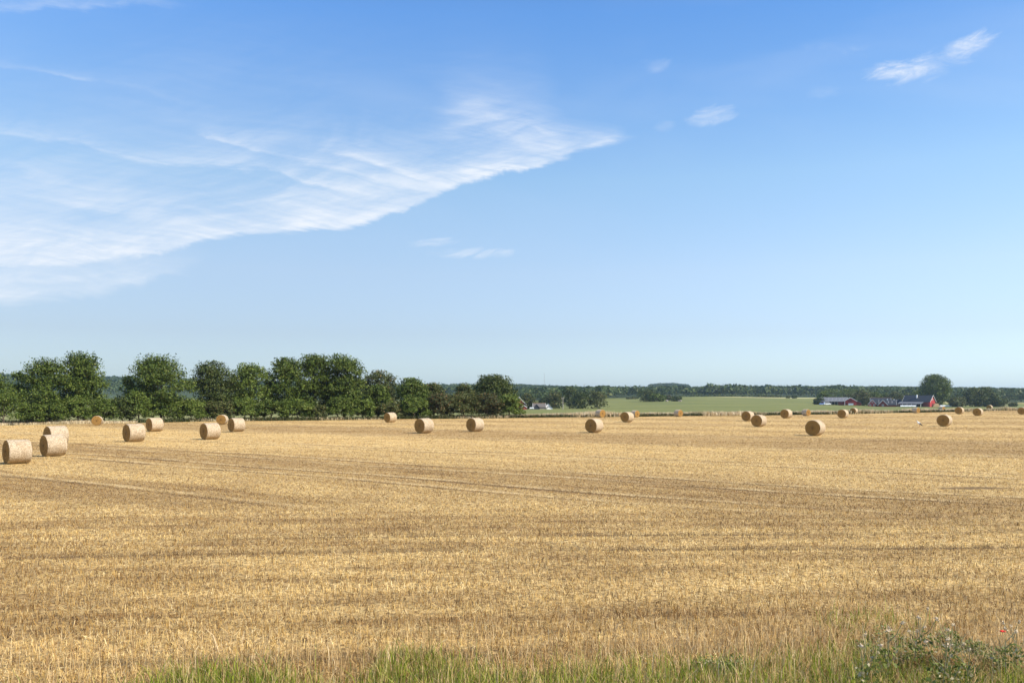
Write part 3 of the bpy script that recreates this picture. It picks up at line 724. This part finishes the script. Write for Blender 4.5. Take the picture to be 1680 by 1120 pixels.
wood('left_hill_forest', -150, 860, 1200, 2250, 4200, 'bluish wooded hill far behind the gaps in the tree row', (11, 17), 36)
wood('middle_forest', 830, 1180, 740, 2250, 4200, 'wooded slope behind the grey farmhouse and the green hillside', (10, 15), 40, keepf=lambda p, D: D > start_depth(p))
wood('right_forest', 1160, 1860, 860, 2100, 5200, 'dark wood stretching along the skyline behind the red farm', (11, 16.5), 42, keepf=lambda p, D: D > start_depth(p))
wood('round_hill_forest', 1066, 1130, 2350, 2800, 700, 'round wooded hilltop standing above the skyline', (13, 18), 36)
# low dark hedge on the crest
n = 220; pp = np.concatenate([rng.uniform(1238, 1280, 150), rng.uniform(1120, 1238, 70)]); D = rng.uniform(985, 1000, n)
x = (pp - CX) / F * D; z = terrain(x, D); P_ = np.stack([x, D, z + 1.2], -1)[:, None, :] + rng.normal(0, 1, (n, 14, 3)) * np.array([1.6, 1, .9])
V, Q = leaf_quads(P_.reshape(-1, 3), np.full(n * 14, .8), .4)
tag(quads_obj('crest_hedge', V, Q, 'leaf dark', np.repeat(rng.uniform(0, 1, n), 14 * 4)), 'low dark hedge along the top of the green hillside', 'hedge')

# ------------------------------------------------------------------ bales
def bale_meshes(seed):
    r_ = np.random.default_rng(seed); Rr, L = .65, .55; bm = bmesh.new(); n = 48
    ys = [-L, -L + .03, -L + .09] + list(np.linspace(-L + .2, L - .2, 7)) + [L - .09, L - .03, L]
    rs = [.965, .99, 1.] + [1.0] * 7 + [1., .99, .965]
    ph = r_.uniform(0, 6.28, 6); sag = r_.uniform(.015, .045); rings = []
    for y, rf in zip(ys, rs):
        ring = []
        for k in range(n):
            a = 2 * math.pi * k / n
            q = Rr * rf * (1 + .008 * math.sin(3 * a + ph[0]) + .006 * math.sin(7 * a + ph[1] + y * 3) + r_.normal(0, .004))
            xx, zz = q * math.cos(a) * (1 + sag * .5), q * math.sin(a) + Rr
            zz = max(zz, .012 + r_.uniform(0, .012)) if zz < .05 else zz
            ring.append(bm.verts.new((xx, y, zz * (1 - sag * .4))))
        rings.append(ring)
    for r0, r1 in zip(rings, rings[1:]):
        for k in range(n): bm.faces.new((r0[k], r0[(k + 1) % n], r1[(k + 1) % n], r1[k]))
    bmesh.ops.recalc_face_normals(bm, faces=bm.faces)
    # loose straws lifting off the wrap
    me = bpy.data.meshes.new('net_wrap'); bm.to_mesh(me); bm.free(); me.materials.append(M['wrap'])
    for p in me.polygons: p.use_smooth = True
    ends = []
    for s in (-1, 1):
        bm = bmesh.new(); prev = None
        for j, f in enumerate((.985, .85, .65, .42, .2, .06)):
            ring = []
            for k in range(n):
                a = 2 * math.pi * k / n; q = Rr * .965 * f
                zz = q * math.sin(a) + Rr
                zz = max(zz, .03) * (1 - sag * .4)
                ring.append(bm.verts.new((q * math.cos(a) * (1 + sag * .5), s * (L + .004 + .022 * (1 - f ** 2) + r_.normal(0, .007) * (j > 0)), zz)))
            if prev:
                for k in range(n): bm.faces.new((prev[k], prev[(k + 1) % n], ring[(k + 1) % n], ring[k]))
            prev = ring
        bm.faces.new(prev)
        for _ in range(170):                                     # straw ends sticking out
            a, q = r_.uniform(0, 6.28), Rr * .95 * math.sqrt(r_.uniform(.02, 1)); c = Vector((q * math.cos(a), s * (L + .015), q * math.sin(a) + Rr))
            if c.z < .06: continue
            d = Vector((r_.normal(0, .05), s * r_.uniform(.01, .05), r_.normal(0, .05))); wv = Vector((r_.normal(), 0, r_.normal())).normalized() * .006
            bm.faces.new([bm.verts.new(v) for v in (c - wv, c + wv, c + d + wv, c + d - wv)])
        bmesh.ops.recalc_face_normals(bm, faces=bm.faces)
        me2 = bpy.data.meshes.new('end_face'); bm.to_mesh(me2); bm.free(); me2.materials.append(M['end'])
        ends.append(me2)
    return me, ends
variants = [bale_meshes(s) for s in (1, 2, 3, 4)]
protos = []
for wm, es in variants:
    rt = empty('straw_bale', (0, 0, 0))
    for nm, me in (('net_wrap', wm), ('end_face', es[0]), ('end_face', es[1])):
        o = bpy.data.objects.new(nm, me); C.objects.link(o); o.parent = rt
    protos.append([rt, False])
def copy_tree(o, parent=None):
    c_ = o.copy(); C.objects.link(c_); c_.parent = parent
    for ch in list(o.children): copy_tree(ch, c_)
    return c_
# centre x, bottom y, height px, axis angle from straight-ahead (deg, + = far end to the right), label
A0 = 42
bales = [
    (28, 763, 40, 44, 'large close bale at the left edge, nearest to the viewer'),
    (88, 750.5, 36, 41, 'large pale bale in front of another, second nearest at the left'),
    (92, 733.5, 33, 40, 'bale half hidden behind the second nearest one at the left'),
    (220, 726, 30, 42, 'bale right of the close left group, in front of one by the tree row'),
    (254, 708.5, 24, 41, 'pale bale just right of and behind the fourth from the left front'),
    (159.5, 698.5, 16, -17, 'small round-faced golden bale at the foot of the tree row far left'),
    (345, 721, 27.5, 43, 'bale in front of the two bales under the lighter tree'),
    (364.5, 697.5, 16.5, -3, 'small bale showing its round end, peeping behind two others on the left'),
    (388, 708.5, 23, 44, 'bale right of the small one facing the viewer'),
    (640.5, 693.5, 16.5, 42, 'small bale alone at the foot of the tree row near the middle'),
    (696, 712, 25, 41, 'bale left of the middle, in front of the reddish shrubs'),
    (779.5, 709, 23, 43, 'bale below the domed oak'),
    (975, 710, 23.5, 40, 'bale right of the middle with a golden-ended one behind it'),
    (985, 685.5, 13, -36, 'small far bale with lit golden end, behind the bale right of the middle'),
    (1029, 693, 17.5, 42, 'pale-sided bale partly covering a golden-ended one'),
    (1042, 685, 11.5, -38, 'far golden-ended bale mostly hidden behind a pale-sided one'),
    (1113, 684.5, 11.5, -34, 'far golden-ended bale standing alone below the small hillside bush'),
    (1227, 691, 16.5, 42, 'dark-faced bale behind left of an overlapping pair'),
    (1245, 701, 20, 43, 'dark-faced bale in front right of an overlapping pair'),
    (1290, 687.5, 15.3, 44, 'dark-faced bale between the overlapping pair and a golden-ended one'),
    (1322.5, 683, 11, -32, 'far golden-ended bale above the big lone bale on the right'),
    (1337.5, 716, 26, 42, 'big lone bale on the right, nearest of the right-hand bales'),
    (1383, 687, 14.7, 42, 'dark-faced bale below the red shed gable'),
    (1401, 679.5, 10, 43, 'small dark-faced bale touching the crop edge below the olive tree'),
    (1503, 678.5, 9.5, -30, 'small golden-ended bale below the big red barn'),
    (1545, 676, 8.2, -30, 'tiny golden-ended bale right of the big red barn, above the bird side bale'),
    (1549.5, 700, 19.8, 43, 'dark-faced bale right of the standing bird'),
    (1574, 680.5, 12, 44, 'left of two dark-faced bales below the large dark trees'),
    (1604.5, 683, 13.2, 44, 'right of two dark-faced bales below the large dark trees'),
    (1623.5, 673, 8, 45, 'tiniest dark-faced bale at the crop edge far right'),
    (1677, 680.5, 12, 43, 'bale cut off by the right edge of the picture'),
]
for i, (bx, by, bh, ang, lab) in enumerate(bales):
    bt = by - .8
    D = depth_at(bx, bt); s = min(1.10, max(.90, bh * D / F / 1.3))
    D2 = D + .45                                                # centre lies behind the near bottom edge
    x = (bx - CX) / F * D2
    k = i % 4
    if not protos[k][1]: o = protos[k][0]; protos[k][1] = True
    else: o = copy_tree(protos[k][0])
    o.location = (x, D2, float(zfield(x, D2)) + .01); o.scale = (s, s, s)
    o.rotation_euler = (R(rng.uniform(-1, 1)), R(rng.uniform(-4, 4)) * 0, R(-ang))
    tag(o, lab, 'bale', 'round straw bales lying on the stubble field')

# ------------------------------------------------------------------ farm buildings
def gable_house(root, L, Wd, eave, ridge, wall, roof, over=.35, zoff=0., x0=0., y0=0., name_w='wall', trim=True, along='x'):
    """a pitched volume; ridge along x or y; centred on x0,y0"""
    mb = MB(); hw = Wd / 2; th = .16
    prof = [(-hw, zoff), (hw, zoff), (hw, zoff + eave), (0, zoff + ridge), (-hw, zoff + eave)]
    sl = (ridge - eave) / hw
    ro = [(-hw - over, zoff + eave - over * sl + .02), (0, zoff + ridge + .02), (hw + over, zoff + eave - over * sl + .02),
          (hw + over, zoff + eave - over * sl + .02 + th), (0, zoff + ridge + .02 + th * 1.15), (-hw - over, zoff + eave - over * sl + .02 + th)]
    if along == 'x':
        mb.prism([(a + y0, z) for a, z in prof], 'x', x0 - L / 2, x0 + L / 2)
        rb = MB().prism([(a + y0, z) for a, z in ro], 'x', x0 - L / 2 - over, x0 + L / 2 + over)
    else:
        mb.prism([(a + x0, z) for a, z in prof], 'y', y0 - L / 2, y0 + L / 2)
        rb = MB().prism([(a + x0, z) for a, z in ro], 'y', y0 - L / 2 - over, y0 + L / 2 + over)
    wo_ = mb.build(name_w, wall, root); rf = rb.build('roof', roof, root)
    if trim:
        d = .28
        for s in (-1, 1):
            for sg in (-1, 1):
                e0 = (sg * (hw + over), zoff + eave - over * sl); e1 = (sg * .002, zoff + ridge)
                q = [(e0[0], e0[1] - d + .2), (e1[0], e1[1] - d + .2), (e1[0], e1[1] + .25), (e0[0], e0[1] + .25)]; tb = MB()
                if along == 'x': a = x0 + s * (L / 2 + over + .003); tb.prism([(p[0] + y0, p[1]) for p in q], 'x', a, a + s * .08)
                else: a = y0 + s * (L / 2 + over + .003); tb.prism([(p[0] + x0, p[1]) for p in q], 'y', a, a + s * .08)
                tb.build('bargeboard', 'white paint', root)
    return wo_, rf
def panel(root, name, mat, x, y, z, w_, h_, axis='y', d=.05, parent=None):
    mb = MB()
    if axis == 'y': mb.box(x - w_ / 2, x + w_ / 2, y - d, y, z, z + h_)
    else: mb.box(x, x + d, y - w_ / 2, y + w_ / 2, z, z + h_)
    return mb.build(name, mat, parent or root)
def window(root, x, y, z, w_=.9, h_=1.1, axis='y', d=.05):
    f = panel(root, 'window', 'white paint', x, y, z, w_ + .3, h_ + .3, axis, d)
    mb = MB()
    for sx in (-1, 1):
        c0 = x + sx * w_ * .26 if axis == 'y' else y + sx * w_ * .26
        if axis == 'y': mb.box(c0 - w_ * .22, c0 + w_ * .22, y - d - .02, y - d - .002, z + .15, z + .15 + h_)
        else: mb.box(x + d + .002, x + d + .02, c0 - w_ * .22, c0 + w_ * .22, z + .15, z + .15 + h_)
    mb.build('pane', 'glass', f)
U = 600 / F                                                      # metres per photo pixel at the red farm

# long shed with red cross gable
x, y, z = at(1372, 600)
r = empty('long_shed', (x, y, z), R(-18)); tag(r, 'long grey-roofed shed with a red gabled wing at its right end', 'shed')
gable_house(r, 17., 8., 2.7, 5.3, 'dark and shaded red boards', 'grey roof', .5, x0=-1.5, y0=3.)
panel(r, 'bay_shade', 'opening shade', -3.2, -1.02, 0., 9., 2.2)  # flat near-black panel: the bay's inner shade put into colour
for k in range(5): MB().box(-7.2 + k * 2.0, -7.02 + k * 2.0, -1.45, -1.25, 0, 2.4).build('post', 'pole wood', r)
for k in range(6):
    s_ = MB(); xx = -8.2 + k * 2.5; sl_ = 2.6 / 4.
    s_.prism([(xx, -1.2), (xx + .5, -1.2), (xx + 1.2, 2.6), (xx + .7, 2.6)], 'z', 0, .03)
    for v in s_.b.verts: v.co.z += 2.7 + (v.co.y + 1.) * sl_ + .24
    s_.build('skylight', 'pale metal', r)
gable_house(r, 7., 7.6, 2.9, 5.2, 'red boards', 'grey roof', .45, x0=9.0, y0=-1.8, along='y')
yf = -1.8 - 3.5
panel(r, 'garage_door', 'white paint', 9.2, yf - .002, .05, 3.3, 1.25)
panel(r, 'side_door', 'opening shade', 6.4, yf - .002, .05, 1.1, 1.2)
panel(r, 'loft_hatch', 'dark and shaded red boards', 8.6, yf - .002, 2.3, 2.6, 1.5)
MB().box(5.15, 5.4, yf - .08, yf + .1, 0, 2.9).build('corner_board', 'white paint', r)
MB().prism([(12.8 + .003, 0), (16., 0), (16., 1.6), (12.8 + .003, 2.7)], 'y', -3.8, 1.2).build('lean_to', 'dark and shaded red boards', r)  # red wall in shade, the shade put into the darker red
MB().prism([(12.8 + .46, 2.78), (16.4, 1.62), (16.4, 1.8), (12.8 + .46, 2.95)], 'y', -4.2, 1.6).build('lean_to_roof', 'grey roof', r)

# dark-roofed house with two white-edged gables
x, y, z = at(1450, 612)
r = empty('farmhouse', (x, y, z), R(-20)); tag(r, 'dark-roofed farmhouse with small red gable and white trim', 'house')
gable_house(r, 13., 8.5, 2.4, 6.2, 'dark and shaded red boards', 'dark roof', .4, x0=-2.0, y0=3.5)
MB().box(-8.9, 5.0, 3.2, 3.8, 6.34, 6.6).build('ridge_cap', 'rust ridge', r)
gable_house(r, 5., 4.8, 2.0, 4.9, 'red boards', 'dark roof', .4, x0=-7.9, y0=-2.2, along='y')
for sx in (-1.3, 1.3): window(r, -7.9 + sx, -4.702, .5, .75, 1.0)
window(r, -7.9, -4.702, 2.7, .6, .7)
gable_house(r, 10.5, 6.4, 1.5, 4.8, 'dark and shaded red boards', 'dark roof', .4, x0=2.2, y0=-3.2)
gable_house(r, 5., 6.0, 1.4, 4.6, 'dark and shaded red boards', 'dark roof', .4, x0=-1.1, y0=-5.0, along='y')
window(r, -1.1, -7.502, .3, .9, 1.0)
for k in range(2):
    s_ = MB(); xx = 2.4 + k * 2.4
    s_.prism([(xx, -5.6), (xx + .55, -5.6), (xx + .55, -4.2), (xx, -4.2)], 'z', 0, .04)
    for v in s_.b.verts: v.co.z += 1.5 + (v.co.y + 6.4) * (3.3 / 3.2) + .24
    s_.build('skylight', 'pale metal', r)
MB().box(1.8, 2.5, -3.5, -2.9, 4.4, 5.6).build('chimney', 'white paint', r)
MB().box(6.2, 6.8, -3.5, -2.9, 4.4, 5.4).build('chimney', 'white paint', r)
x, y, z = at(1470, 622)
r = empty('outhouse', (x, y, z)); tag(r, 'small dark-roofed outhouse between the farmhouse and the big barn', 'outhouse')
gable_house(r, 6., 5., 2.2, 5., 'dark and shaded red boards', 'dark roof', .4)

# big red barn, gable turned to the right
x, y, z = at(1506, 605)
r = empty('barn', (x, y, z), R(-50)); tag(r, 'big red barn with dark roof and white-trimmed gable beside the giant tree', 'barn')
gable_house(r, 19., 8.6, 3.8, 8.0, 'red boards', 'dark roof', .5, y0=1.5)
MB().box(-1.0, -.3, -.6, .1, 6.0, 8.6).build('chimney', 'white paint', r)
panel(r, 'boarded_front', 'dark and shaded red boards', -.5, -2.82, 0.02, 17.6, 3.4)
MB().prism([(-6.8, 2.0), (-6.8, 2.2), (-2.85, 3.6), (-2.85, 3.4)], 'x', -11.5, 5.5).build('lean_to_roof', 'grey roof', r)
MB().box(-10.5, 4.6, -3.4, -2.9, 0.02, 2.6).build('bay_shade', 'opening shade', r)  # solid dark box standing for the shade below the lean-to roof
for k in range(6): MB().box(-11.2 + k * 3.2, -11.0 + k * 3.2, -6.6, -6.4, 0, 2.1).build('post', 'white paint', r)
panel(r, 'barn_door', 'dark and shaded red boards', 9.502, 1.5, .02, 2.4, 2.6, 'x')
window(r, 9.502, 1.5, 4.6, .8, .8, 'x')

# left farm: grey farmhouse, red barn behind the round tree
x, y, z = at(886, 450); u = 450 / F
r = empty('farmhouse', (x, y, z)); tag(r, 'small grey-roofed farmhouse with white gables right of the tree row', 'house')
gable_house(r, 6.2, 5.5, 1.2, 3.0, 'stone', 'brown roof', .3, x0=-.4, y0=1.5)
MB().box(-3.4, 3.0, 1.35, 1.65, 3.16, 3.3).build('ridge_cap', 'rust ridge', r)
gable_house(r, 2.6, 3.2, .9, 2.6, 'dark roof', 'brown roof', .25, x0=-1.9, y0=-1.5, along='y', trim=False)
gable_house(r, 3., 2.3, 1.9, 3.0, 'white paint', 'grey roof', .2, x0=4.3, y0=1.8, along='y', trim=False)
gable_house(r, 2.6, 3.0, .7, 1.7, 'white paint', 'grey roof', .25, x0=4.9, y0=-1.9, along='y', trim=False)
window(r, 4.3, .298, .9, .5, .6)
x, y, z = at(849, 452)
r = empty('red_barn', (x, y, z)); tag(r, 'red gabled barn with white edge mostly hidden by the end of the tree row', 'barn')
gable_house(r, 8., 7., 2.6, 6.3, 'red boards', 'dark roof', .3, x0=1.0, y0=4., along='y')
gable_house(r, 3., 3., 1.0, 2.0, 'red boards', 'dark roof', .2, x0=3.4, y0=-1.6, along='y')
x, y, z = at(872.5, 440)
r = empty('trailer', (x, y, z)); tag(r, 'low white trailer left of the grey farmhouse', 'trailer')
MB().prism([(-1.1, .35), (1.1, .35), (1.1, 1.0), (.9, 1.12), (-.9, 1.12), (-1.1, 1.0)], 'y', -.6, .6).build('body', 'car white', r)
for sx in (-.45, .45): MB().tube([(sx, -.66, .25), (sx, -.5, .25)], [.25, .25], 12).build('wheel', 'tyre', r)
MB().tube([(1.1, 0, .4), (1.7, 0, .38)], [.05, .05], 6).build('drawbar', 'steel', r)

# utility pole, far mast, posts
x, y, z = at(923.5, 440)
r = empty('utility_pole', (x, y, z)); tag(r, 'pale wooden utility pole in front of the trees by the grey farmhouse', 'pole')
MB().tube([(0, 0, -.3), (0, 0, 6.3)], [.2, .13], 8).build('pole', 'pole wood', r)
MB().box(-.7, .7, -.2, -.12, 5.6, 5.75).build('crossarm', 'pole wood', r)
for sx in (-.6, 0, .6): MB().tube([(sx, -.16, 5.76), (sx, -.16, 5.98)], [.05, .04], 6).build('insulator', 'white paint', r)
x, y, z = at(893, 2000)
r = empty('radio_mast', (x, y, z)); tag(r, 'thin radio mast rising over the skyline above the grey farmhouse', 'mast')
mb = MB()
for a in range(3):
    c_, s_ = math.cos(a * 2.094), math.sin(a * 2.094); mb.tube([(c_ * .7, s_ * .7, 0), (c_ * .45, s_ * .45, 40)], [.16, .12], 4)
for k in range(20):
    for a in range(3): mb.tube([(math.cos(a * 2.094) * .6, math.sin(a * 2.094) * .6, k * 2), (math.cos((a + 1) * 2.094) * .6, math.sin((a + 1) * 2.094) * .6, k * 2 + 2)], [.07, .07], 3)
mb.build('lattice', 'steel', r); MB().tube([(0, 0, 40), (0, 0, 44)], [.15, .05], 5).build('antenna', 'steel', r)
for k, (p_, D_, h_, ln, lab) in enumerate([(1648, 600, 3.6, .9, 'grey leaning post at the right end of the farm trees'), (1651.5, 602, 2.4, -.6, 'shorter pale post crossing the leaning one at the far right')]):
    x, y, z = at(p_, D_); o = MB().tube([(0, 0, -.2), (ln, 0, h_)], [.22, .16], 7).build('leaning_post', 'pole wood'); o.location = (x, y, z); tag(o, lab, 'post')

# vehicles at the red farm
def vehicle(name, loc, rz, paint, L, Wd, Hb, Ht, cabin, label, cat):
    r = empty(name, loc, rz); tag(r, label, cat); h2 = L / 2
    MB().prism([(-h2, .35), (h2, .35), (h2, Hb * .85), (h2 * .92, Hb), (-h2 * .95, Hb), (-h2, Hb * .9)], 'y', -Wd / 2, Wd / 2).build('body', paint, r)
    a, b_, c_, d_ = cabin
    MB().prism([(a, Hb + .003), (d_, Hb + .003), (c_, Ht), (b_, Ht)], 'y', -Wd / 2 + .08, Wd / 2 - .08).build('cabin', paint, r)
    for sy in (-1, 1):
        m_ = MB(); yo = sy * (Wd / 2 - .08)
        k = .25
        m_.prism([(a + k, Hb + .1), (d_ - k, Hb + .1), (c_ - .1, Ht - .12), (b_ + .1, Ht - .12)], 'y', yo, yo + sy * .02); m_.build('side_window', 'glass', r)
        for sx in (-1, 1):
            wh = MB().tube([(sx * L * .31, sy * (Wd / 2 - .15), .33), (sx * L * .31, sy * (Wd / 2 + .02), .33)], [.33, .33], 14).build('wheel', 'tyre', r)
            MB().tube([(sx * L * .31, sy * (Wd / 2 + .021), .33), (sx * L * .31, sy * (Wd / 2 + .04), .33)], [.18, .18], 10).build('rim', 'steel', wh)
    return r
x, y, z = at(1357, 588); vehicle('van', (x, y, z), 0, 'car white', 4.6, 1.9, 1.15, 2.1, (-2.1, -2.0, .9, 1.6), 'white van parked by the left end of the long shed', 'van')
x, y, z = at(1348.5, 588); vehicle('parked_car', (x, y, z), 0, 'car blue', 3.6, 1.7, .85, 1.4, (-1.5, -1.1, .6, 1.1), 'pale blue car left of the white van', 'car')
# white film-wrapped bales in a line before the barn, and more right of it
def wrapped(p_, D_, lab, grp):
    x, y, z = at(p_, D_); mb = MB(); mb.tube([(-.62, 0, .6), (-.55, 0, .6), (.55, 0, .6), (.62, 0, .6)], [.48, .6, .6, .48], 16)
    o = mb.build('wrapped_bale', 'film wrap'); o.location = (x, y, z); tag(o, lab, 'wrapped bale', grp)
for k in range(8): wrapped(1478.5 + k * 3.15, 592 + (k % 2) * .4, 'white film-wrapped bale in the line before the big barn front', 'white wrapped bales before the barn')
for k in range(6): wrapped(1543.5 + k * 3.2, 600, 'white film-wrapped bale in the line under the giant tree', 'white wrapped bales under the giant tree')
x, y, z = at(1536, 598)
r = empty('log_pile', (x, y, z)); tag(r, 'pile of cut logs beside the red barn gable', 'log pile')
for j in range(3):
    for k in range(5 - j):
        MB().tube([(-2. + k * .95 + j * .48, -.8, .45 + j * .8), (-2. + k * .95 + j * .48, .8, .45 + j * .8)], [.44, .42], 9).build('log', 'cut wood', r)
for k, (p_, D_, s) in enumerate([(1094, 690, 1.0), (1116.5, 690, .9), (1114, 692, .7)]):
    x, y, z = at(p_, D_); o = MB().ball((0, 0, s * .5), s, 1.2, .9, .75, None, 2)
    for v in o.b.verts: v.co *= 1 + rng.normal(0, .06)
    o = o.build('boulder', 'stone'); o.location = (x, y, z)
    tag(o, ['pale boulder between the hillside bushes', 'larger pale boulder right of the small hillside bush', 'smaller pale boulder right of the small hillside bush'][k], 'boulder')

# ------------------------------------------------------------------ bird on the stubble
D = depth_at(1508, 701); x = (1508 - CX) / F * D
r = empty('wading_bird', (x, D, float(zfield(x, D)) + .03)); tag(r, 'small white bird with black wing and grey head standing in the stubble', 'bird')
me = MB(); rot = Matrix.Rotation(R(38), 3, 'Y').to_quaternion()
me.tube([(.27, 0, .26), (.19, 0, .30), (.06, 0, .36), (-.06, 0, .45), (-.15, 0, .55), (-.19, 0, .62), (-.215, 0, .67), (-.24, 0, .685), (-.275, 0, .68)],
        [.012, .06, .105, .105, .065, .036, .038, .036, .008], 14)
me.build('body', 'bird white', r, True)
for sy in (-1, 1):
    MB().ball((.10, sy * .088, .345), .17, 1.25, .22, .38, Matrix.Rotation(R(36), 3, 'Y').to_quaternion()).build('wing', 'bird black', r, True)
    MB().tube([(.03, sy * .035, .3), (.045, sy * .035, .15), (.03, sy * .035, 0), (-.03, sy * .035, -.01)], [.016, .009, .008, .006], 6).build('leg', 'bird leg', r)
MB().ball((-.235, 0, .69), .04, 1.1, .95, .9).build('head_cap', 'bird grey', r, True)
MB().tube([(-.27, 0, .685), (-.35, 0, .66)], [.014, .004], 6).build('beak', 'bird leg', r)
MB().prism([(.2, .30), (.42, .16), (.40, .12), (.18, .24)], 'y', -.035, .035).build('tail', 'bird black', r)

# ------------------------------------------------------------------ weeds at the lower right, thistles, poppy
n = 7000
mx = np.concatenate([rng.uniform(4.3, 6.0, 22), rng.uniform(2.15, 2.75, 6)]); my = np.concatenate([rng.uniform(9.6, 10.9, 22), rng.uniform(9.5, 10.0, 6)]); mh = rng.uniform(.10, .26, 28); mr = rng.uniform(.12, .26, 28)
k = rng.integers(0, 28, n); d = rng.normal(0, 1, (n, 3)); d /= np.linalg.norm(d, axis=1)[:, None]; d[:, 2] = np.abs(d[:, 2]); rj = rng.uniform(.6, 1.05, n)
P_ = np.stack([mx[k] + d[:, 0] * mr[k] * rj, my[k] + d[:, 1] * mr[k] * rj, d[:, 2] * mh[k] * rj + .02], -1)
V, Q = leaf_quads(P_, np.full(n, .018), 1.1, d * .4 + np.array([.5, -.3, 0]))
tag(quads_obj('weeds', V, Q, 'weed leaf', np.repeat(rng.uniform(0, 1, n), 4)), 'leafy grey-green weeds tangled in the verge at lower right', 'weeds', kind='stuff')
n = 2600; a = rng.uniform(0, 6.28, n); q = np.sqrt(rng.uniform(0, 1, n)); x = 4.85 + np.cos(a) * q * .62 + .1 * q; y = 9.75 + np.sin(a) * q * .42
zz = terrain(x, y) + .16 * (1 - q ** 2) + .01
tag(blades('straw_heap', x, y, rng.uniform(.06, .2, n), rng.uniform(.004, .008, n), .6, 'straw', z0=zz, lie=np.ones(n, bool)), 'pale heap of raked straw beside the weed clump at lower right', 'straw heap')
def thistle():
    r = empty('thistle', (0, 0, 0)); mb = MB(); hd = []
    mb.tube([(0, 0, -.03), (.02, 0, .3), (.05, .01, .62)], [.008, .006, .004], 6); hd.append((.05, .01, .63))
    for k in range(5):
        a = k * 1.3; z0 = .2 + k * .07; e = (math.cos(a) * .17, math.sin(a) * .15, z0 + .24); mb.tube([(.015, 0, z0), (e[0] * .6, e[1] * .6, z0 + .1), e], [.005, .004, .003], 5); hd.append(e)
    hd = hd[:1] + hd[-2:]
    mb.build('stem', 'stem', r)
    n_ = 130; P_ = np.stack([rng.normal(0, .08, n_), rng.normal(0, .08, n_), rng.uniform(.03, .45, n_)], -1); V, Q = leaf_quads(P_, np.full(n_, .028), .2)
    o = quads_obj('leaves', V, Q, 'weed leaf', np.repeat(rng.uniform(0, 1, n_), 4)); o.parent = r
    for e in hd:
        P_ = np.array(e) + rng.normal(0, .010, (26, 3)); V, Q = leaf_quads(P_, np.full(26, .012), .2); o = quads_obj('seed_head', V, Q, 'seed fluff'); o.parent = r
    return r
th = thistle(); spots = [(1500, 1045, 'leftmost'), (1512, 1040, ''), (1560, 1052, ''), (1585, 1078, ''), (1455, 1062, ''), (1420, 1085, ''), (1668, 1050, ''), (1545, 1092, ''), (1650, 1058, '')]
tl = ['tall dried thistle standing behind the weed clump, left of its close neighbour', 'dried thistle right of its close neighbour behind the weed clump', 'dried thistle at the top right of the weed clump',
      'dried thistle with white fluff right of the pale straw heap', 'dried thistle on the left slope of the weed clump', 'leftmost thistle, low beside the tall brown grass', 'thistle at the right picture edge with white heads',
      'thistle deep in the weeds near the bottom of the picture', 'thistle just left of the one at the right picture edge, below the poppy']
for i, ((p_, q_, _), lab) in enumerate(zip(spots, tl)):
    o = th if i == 0 else copy_tree(th)
    D = F * (CZ - .45) / (q_ - HY); x = (p_ - CX) / F * D; o.location = (x, D, float(zfield(x, D))); o.rotation_euler = (0, 0, i * 1.7)
    s = .8 + .25 * ((i * 37) % 10) / 10; o.scale = (s, s, s); tag(o, lab, 'thistle', 'dried thistles in the verge')
D = F * (CZ - .4) / (1039 - HY); x = (1645 - CX) / F * D
r = empty('poppy', (x, D, float(zfield(x, D)))); tag(r, 'single red poppy at the right edge of the verge', 'poppy')
MB().tube([(0, 0, -.02), (.01, 0, .2), (0, 0, .4)], [.003, .003, .002], 5).build('stem', 'stem', r)
mb = MB()
for a in range(5):
    c_, s_ = math.cos(a * 1.257), math.sin(a * 1.257); mb.ball((c_ * .018, s_ * .018, .41), .022, .9, .9, .45, None, 1)
mb.build('petals', 'poppy red', r, True)

# ------------------------------------------------------------------ the air
m = bpy.data.materials.new('haze air'); m.use_nodes = True; t = NT(m.node_tree); t.n.clear()
vo = t.n.new('ShaderNodeVolumePrincipled'); vo.inputs['Color'].default_value = (.60, .78, 1., 1); vo.inputs['Density'].default_value = .00008
vo.inputs['Anisotropy'].default_value = .3
mo = t.n.new('ShaderNodeOutputMaterial'); t.l.new(vo.outputs[0], mo.inputs['Volume']); M['haze'] = m
zmin = float(min(o.data.vertices[i].co.z for o in [bpy.data.objects['field'], bpy.data.objects['meadow'], bpy.data.objects['hills']] for i in range(0, len(o.data.vertices), 7)))
hz = MB().box(-9000, 9000, -9000, 9000, zmin - 1.5, 125.).build('haze', 'haze'); tag(hz, 'thin pale blue summer haze over the whole landscape', 'haze', kind='stuff')
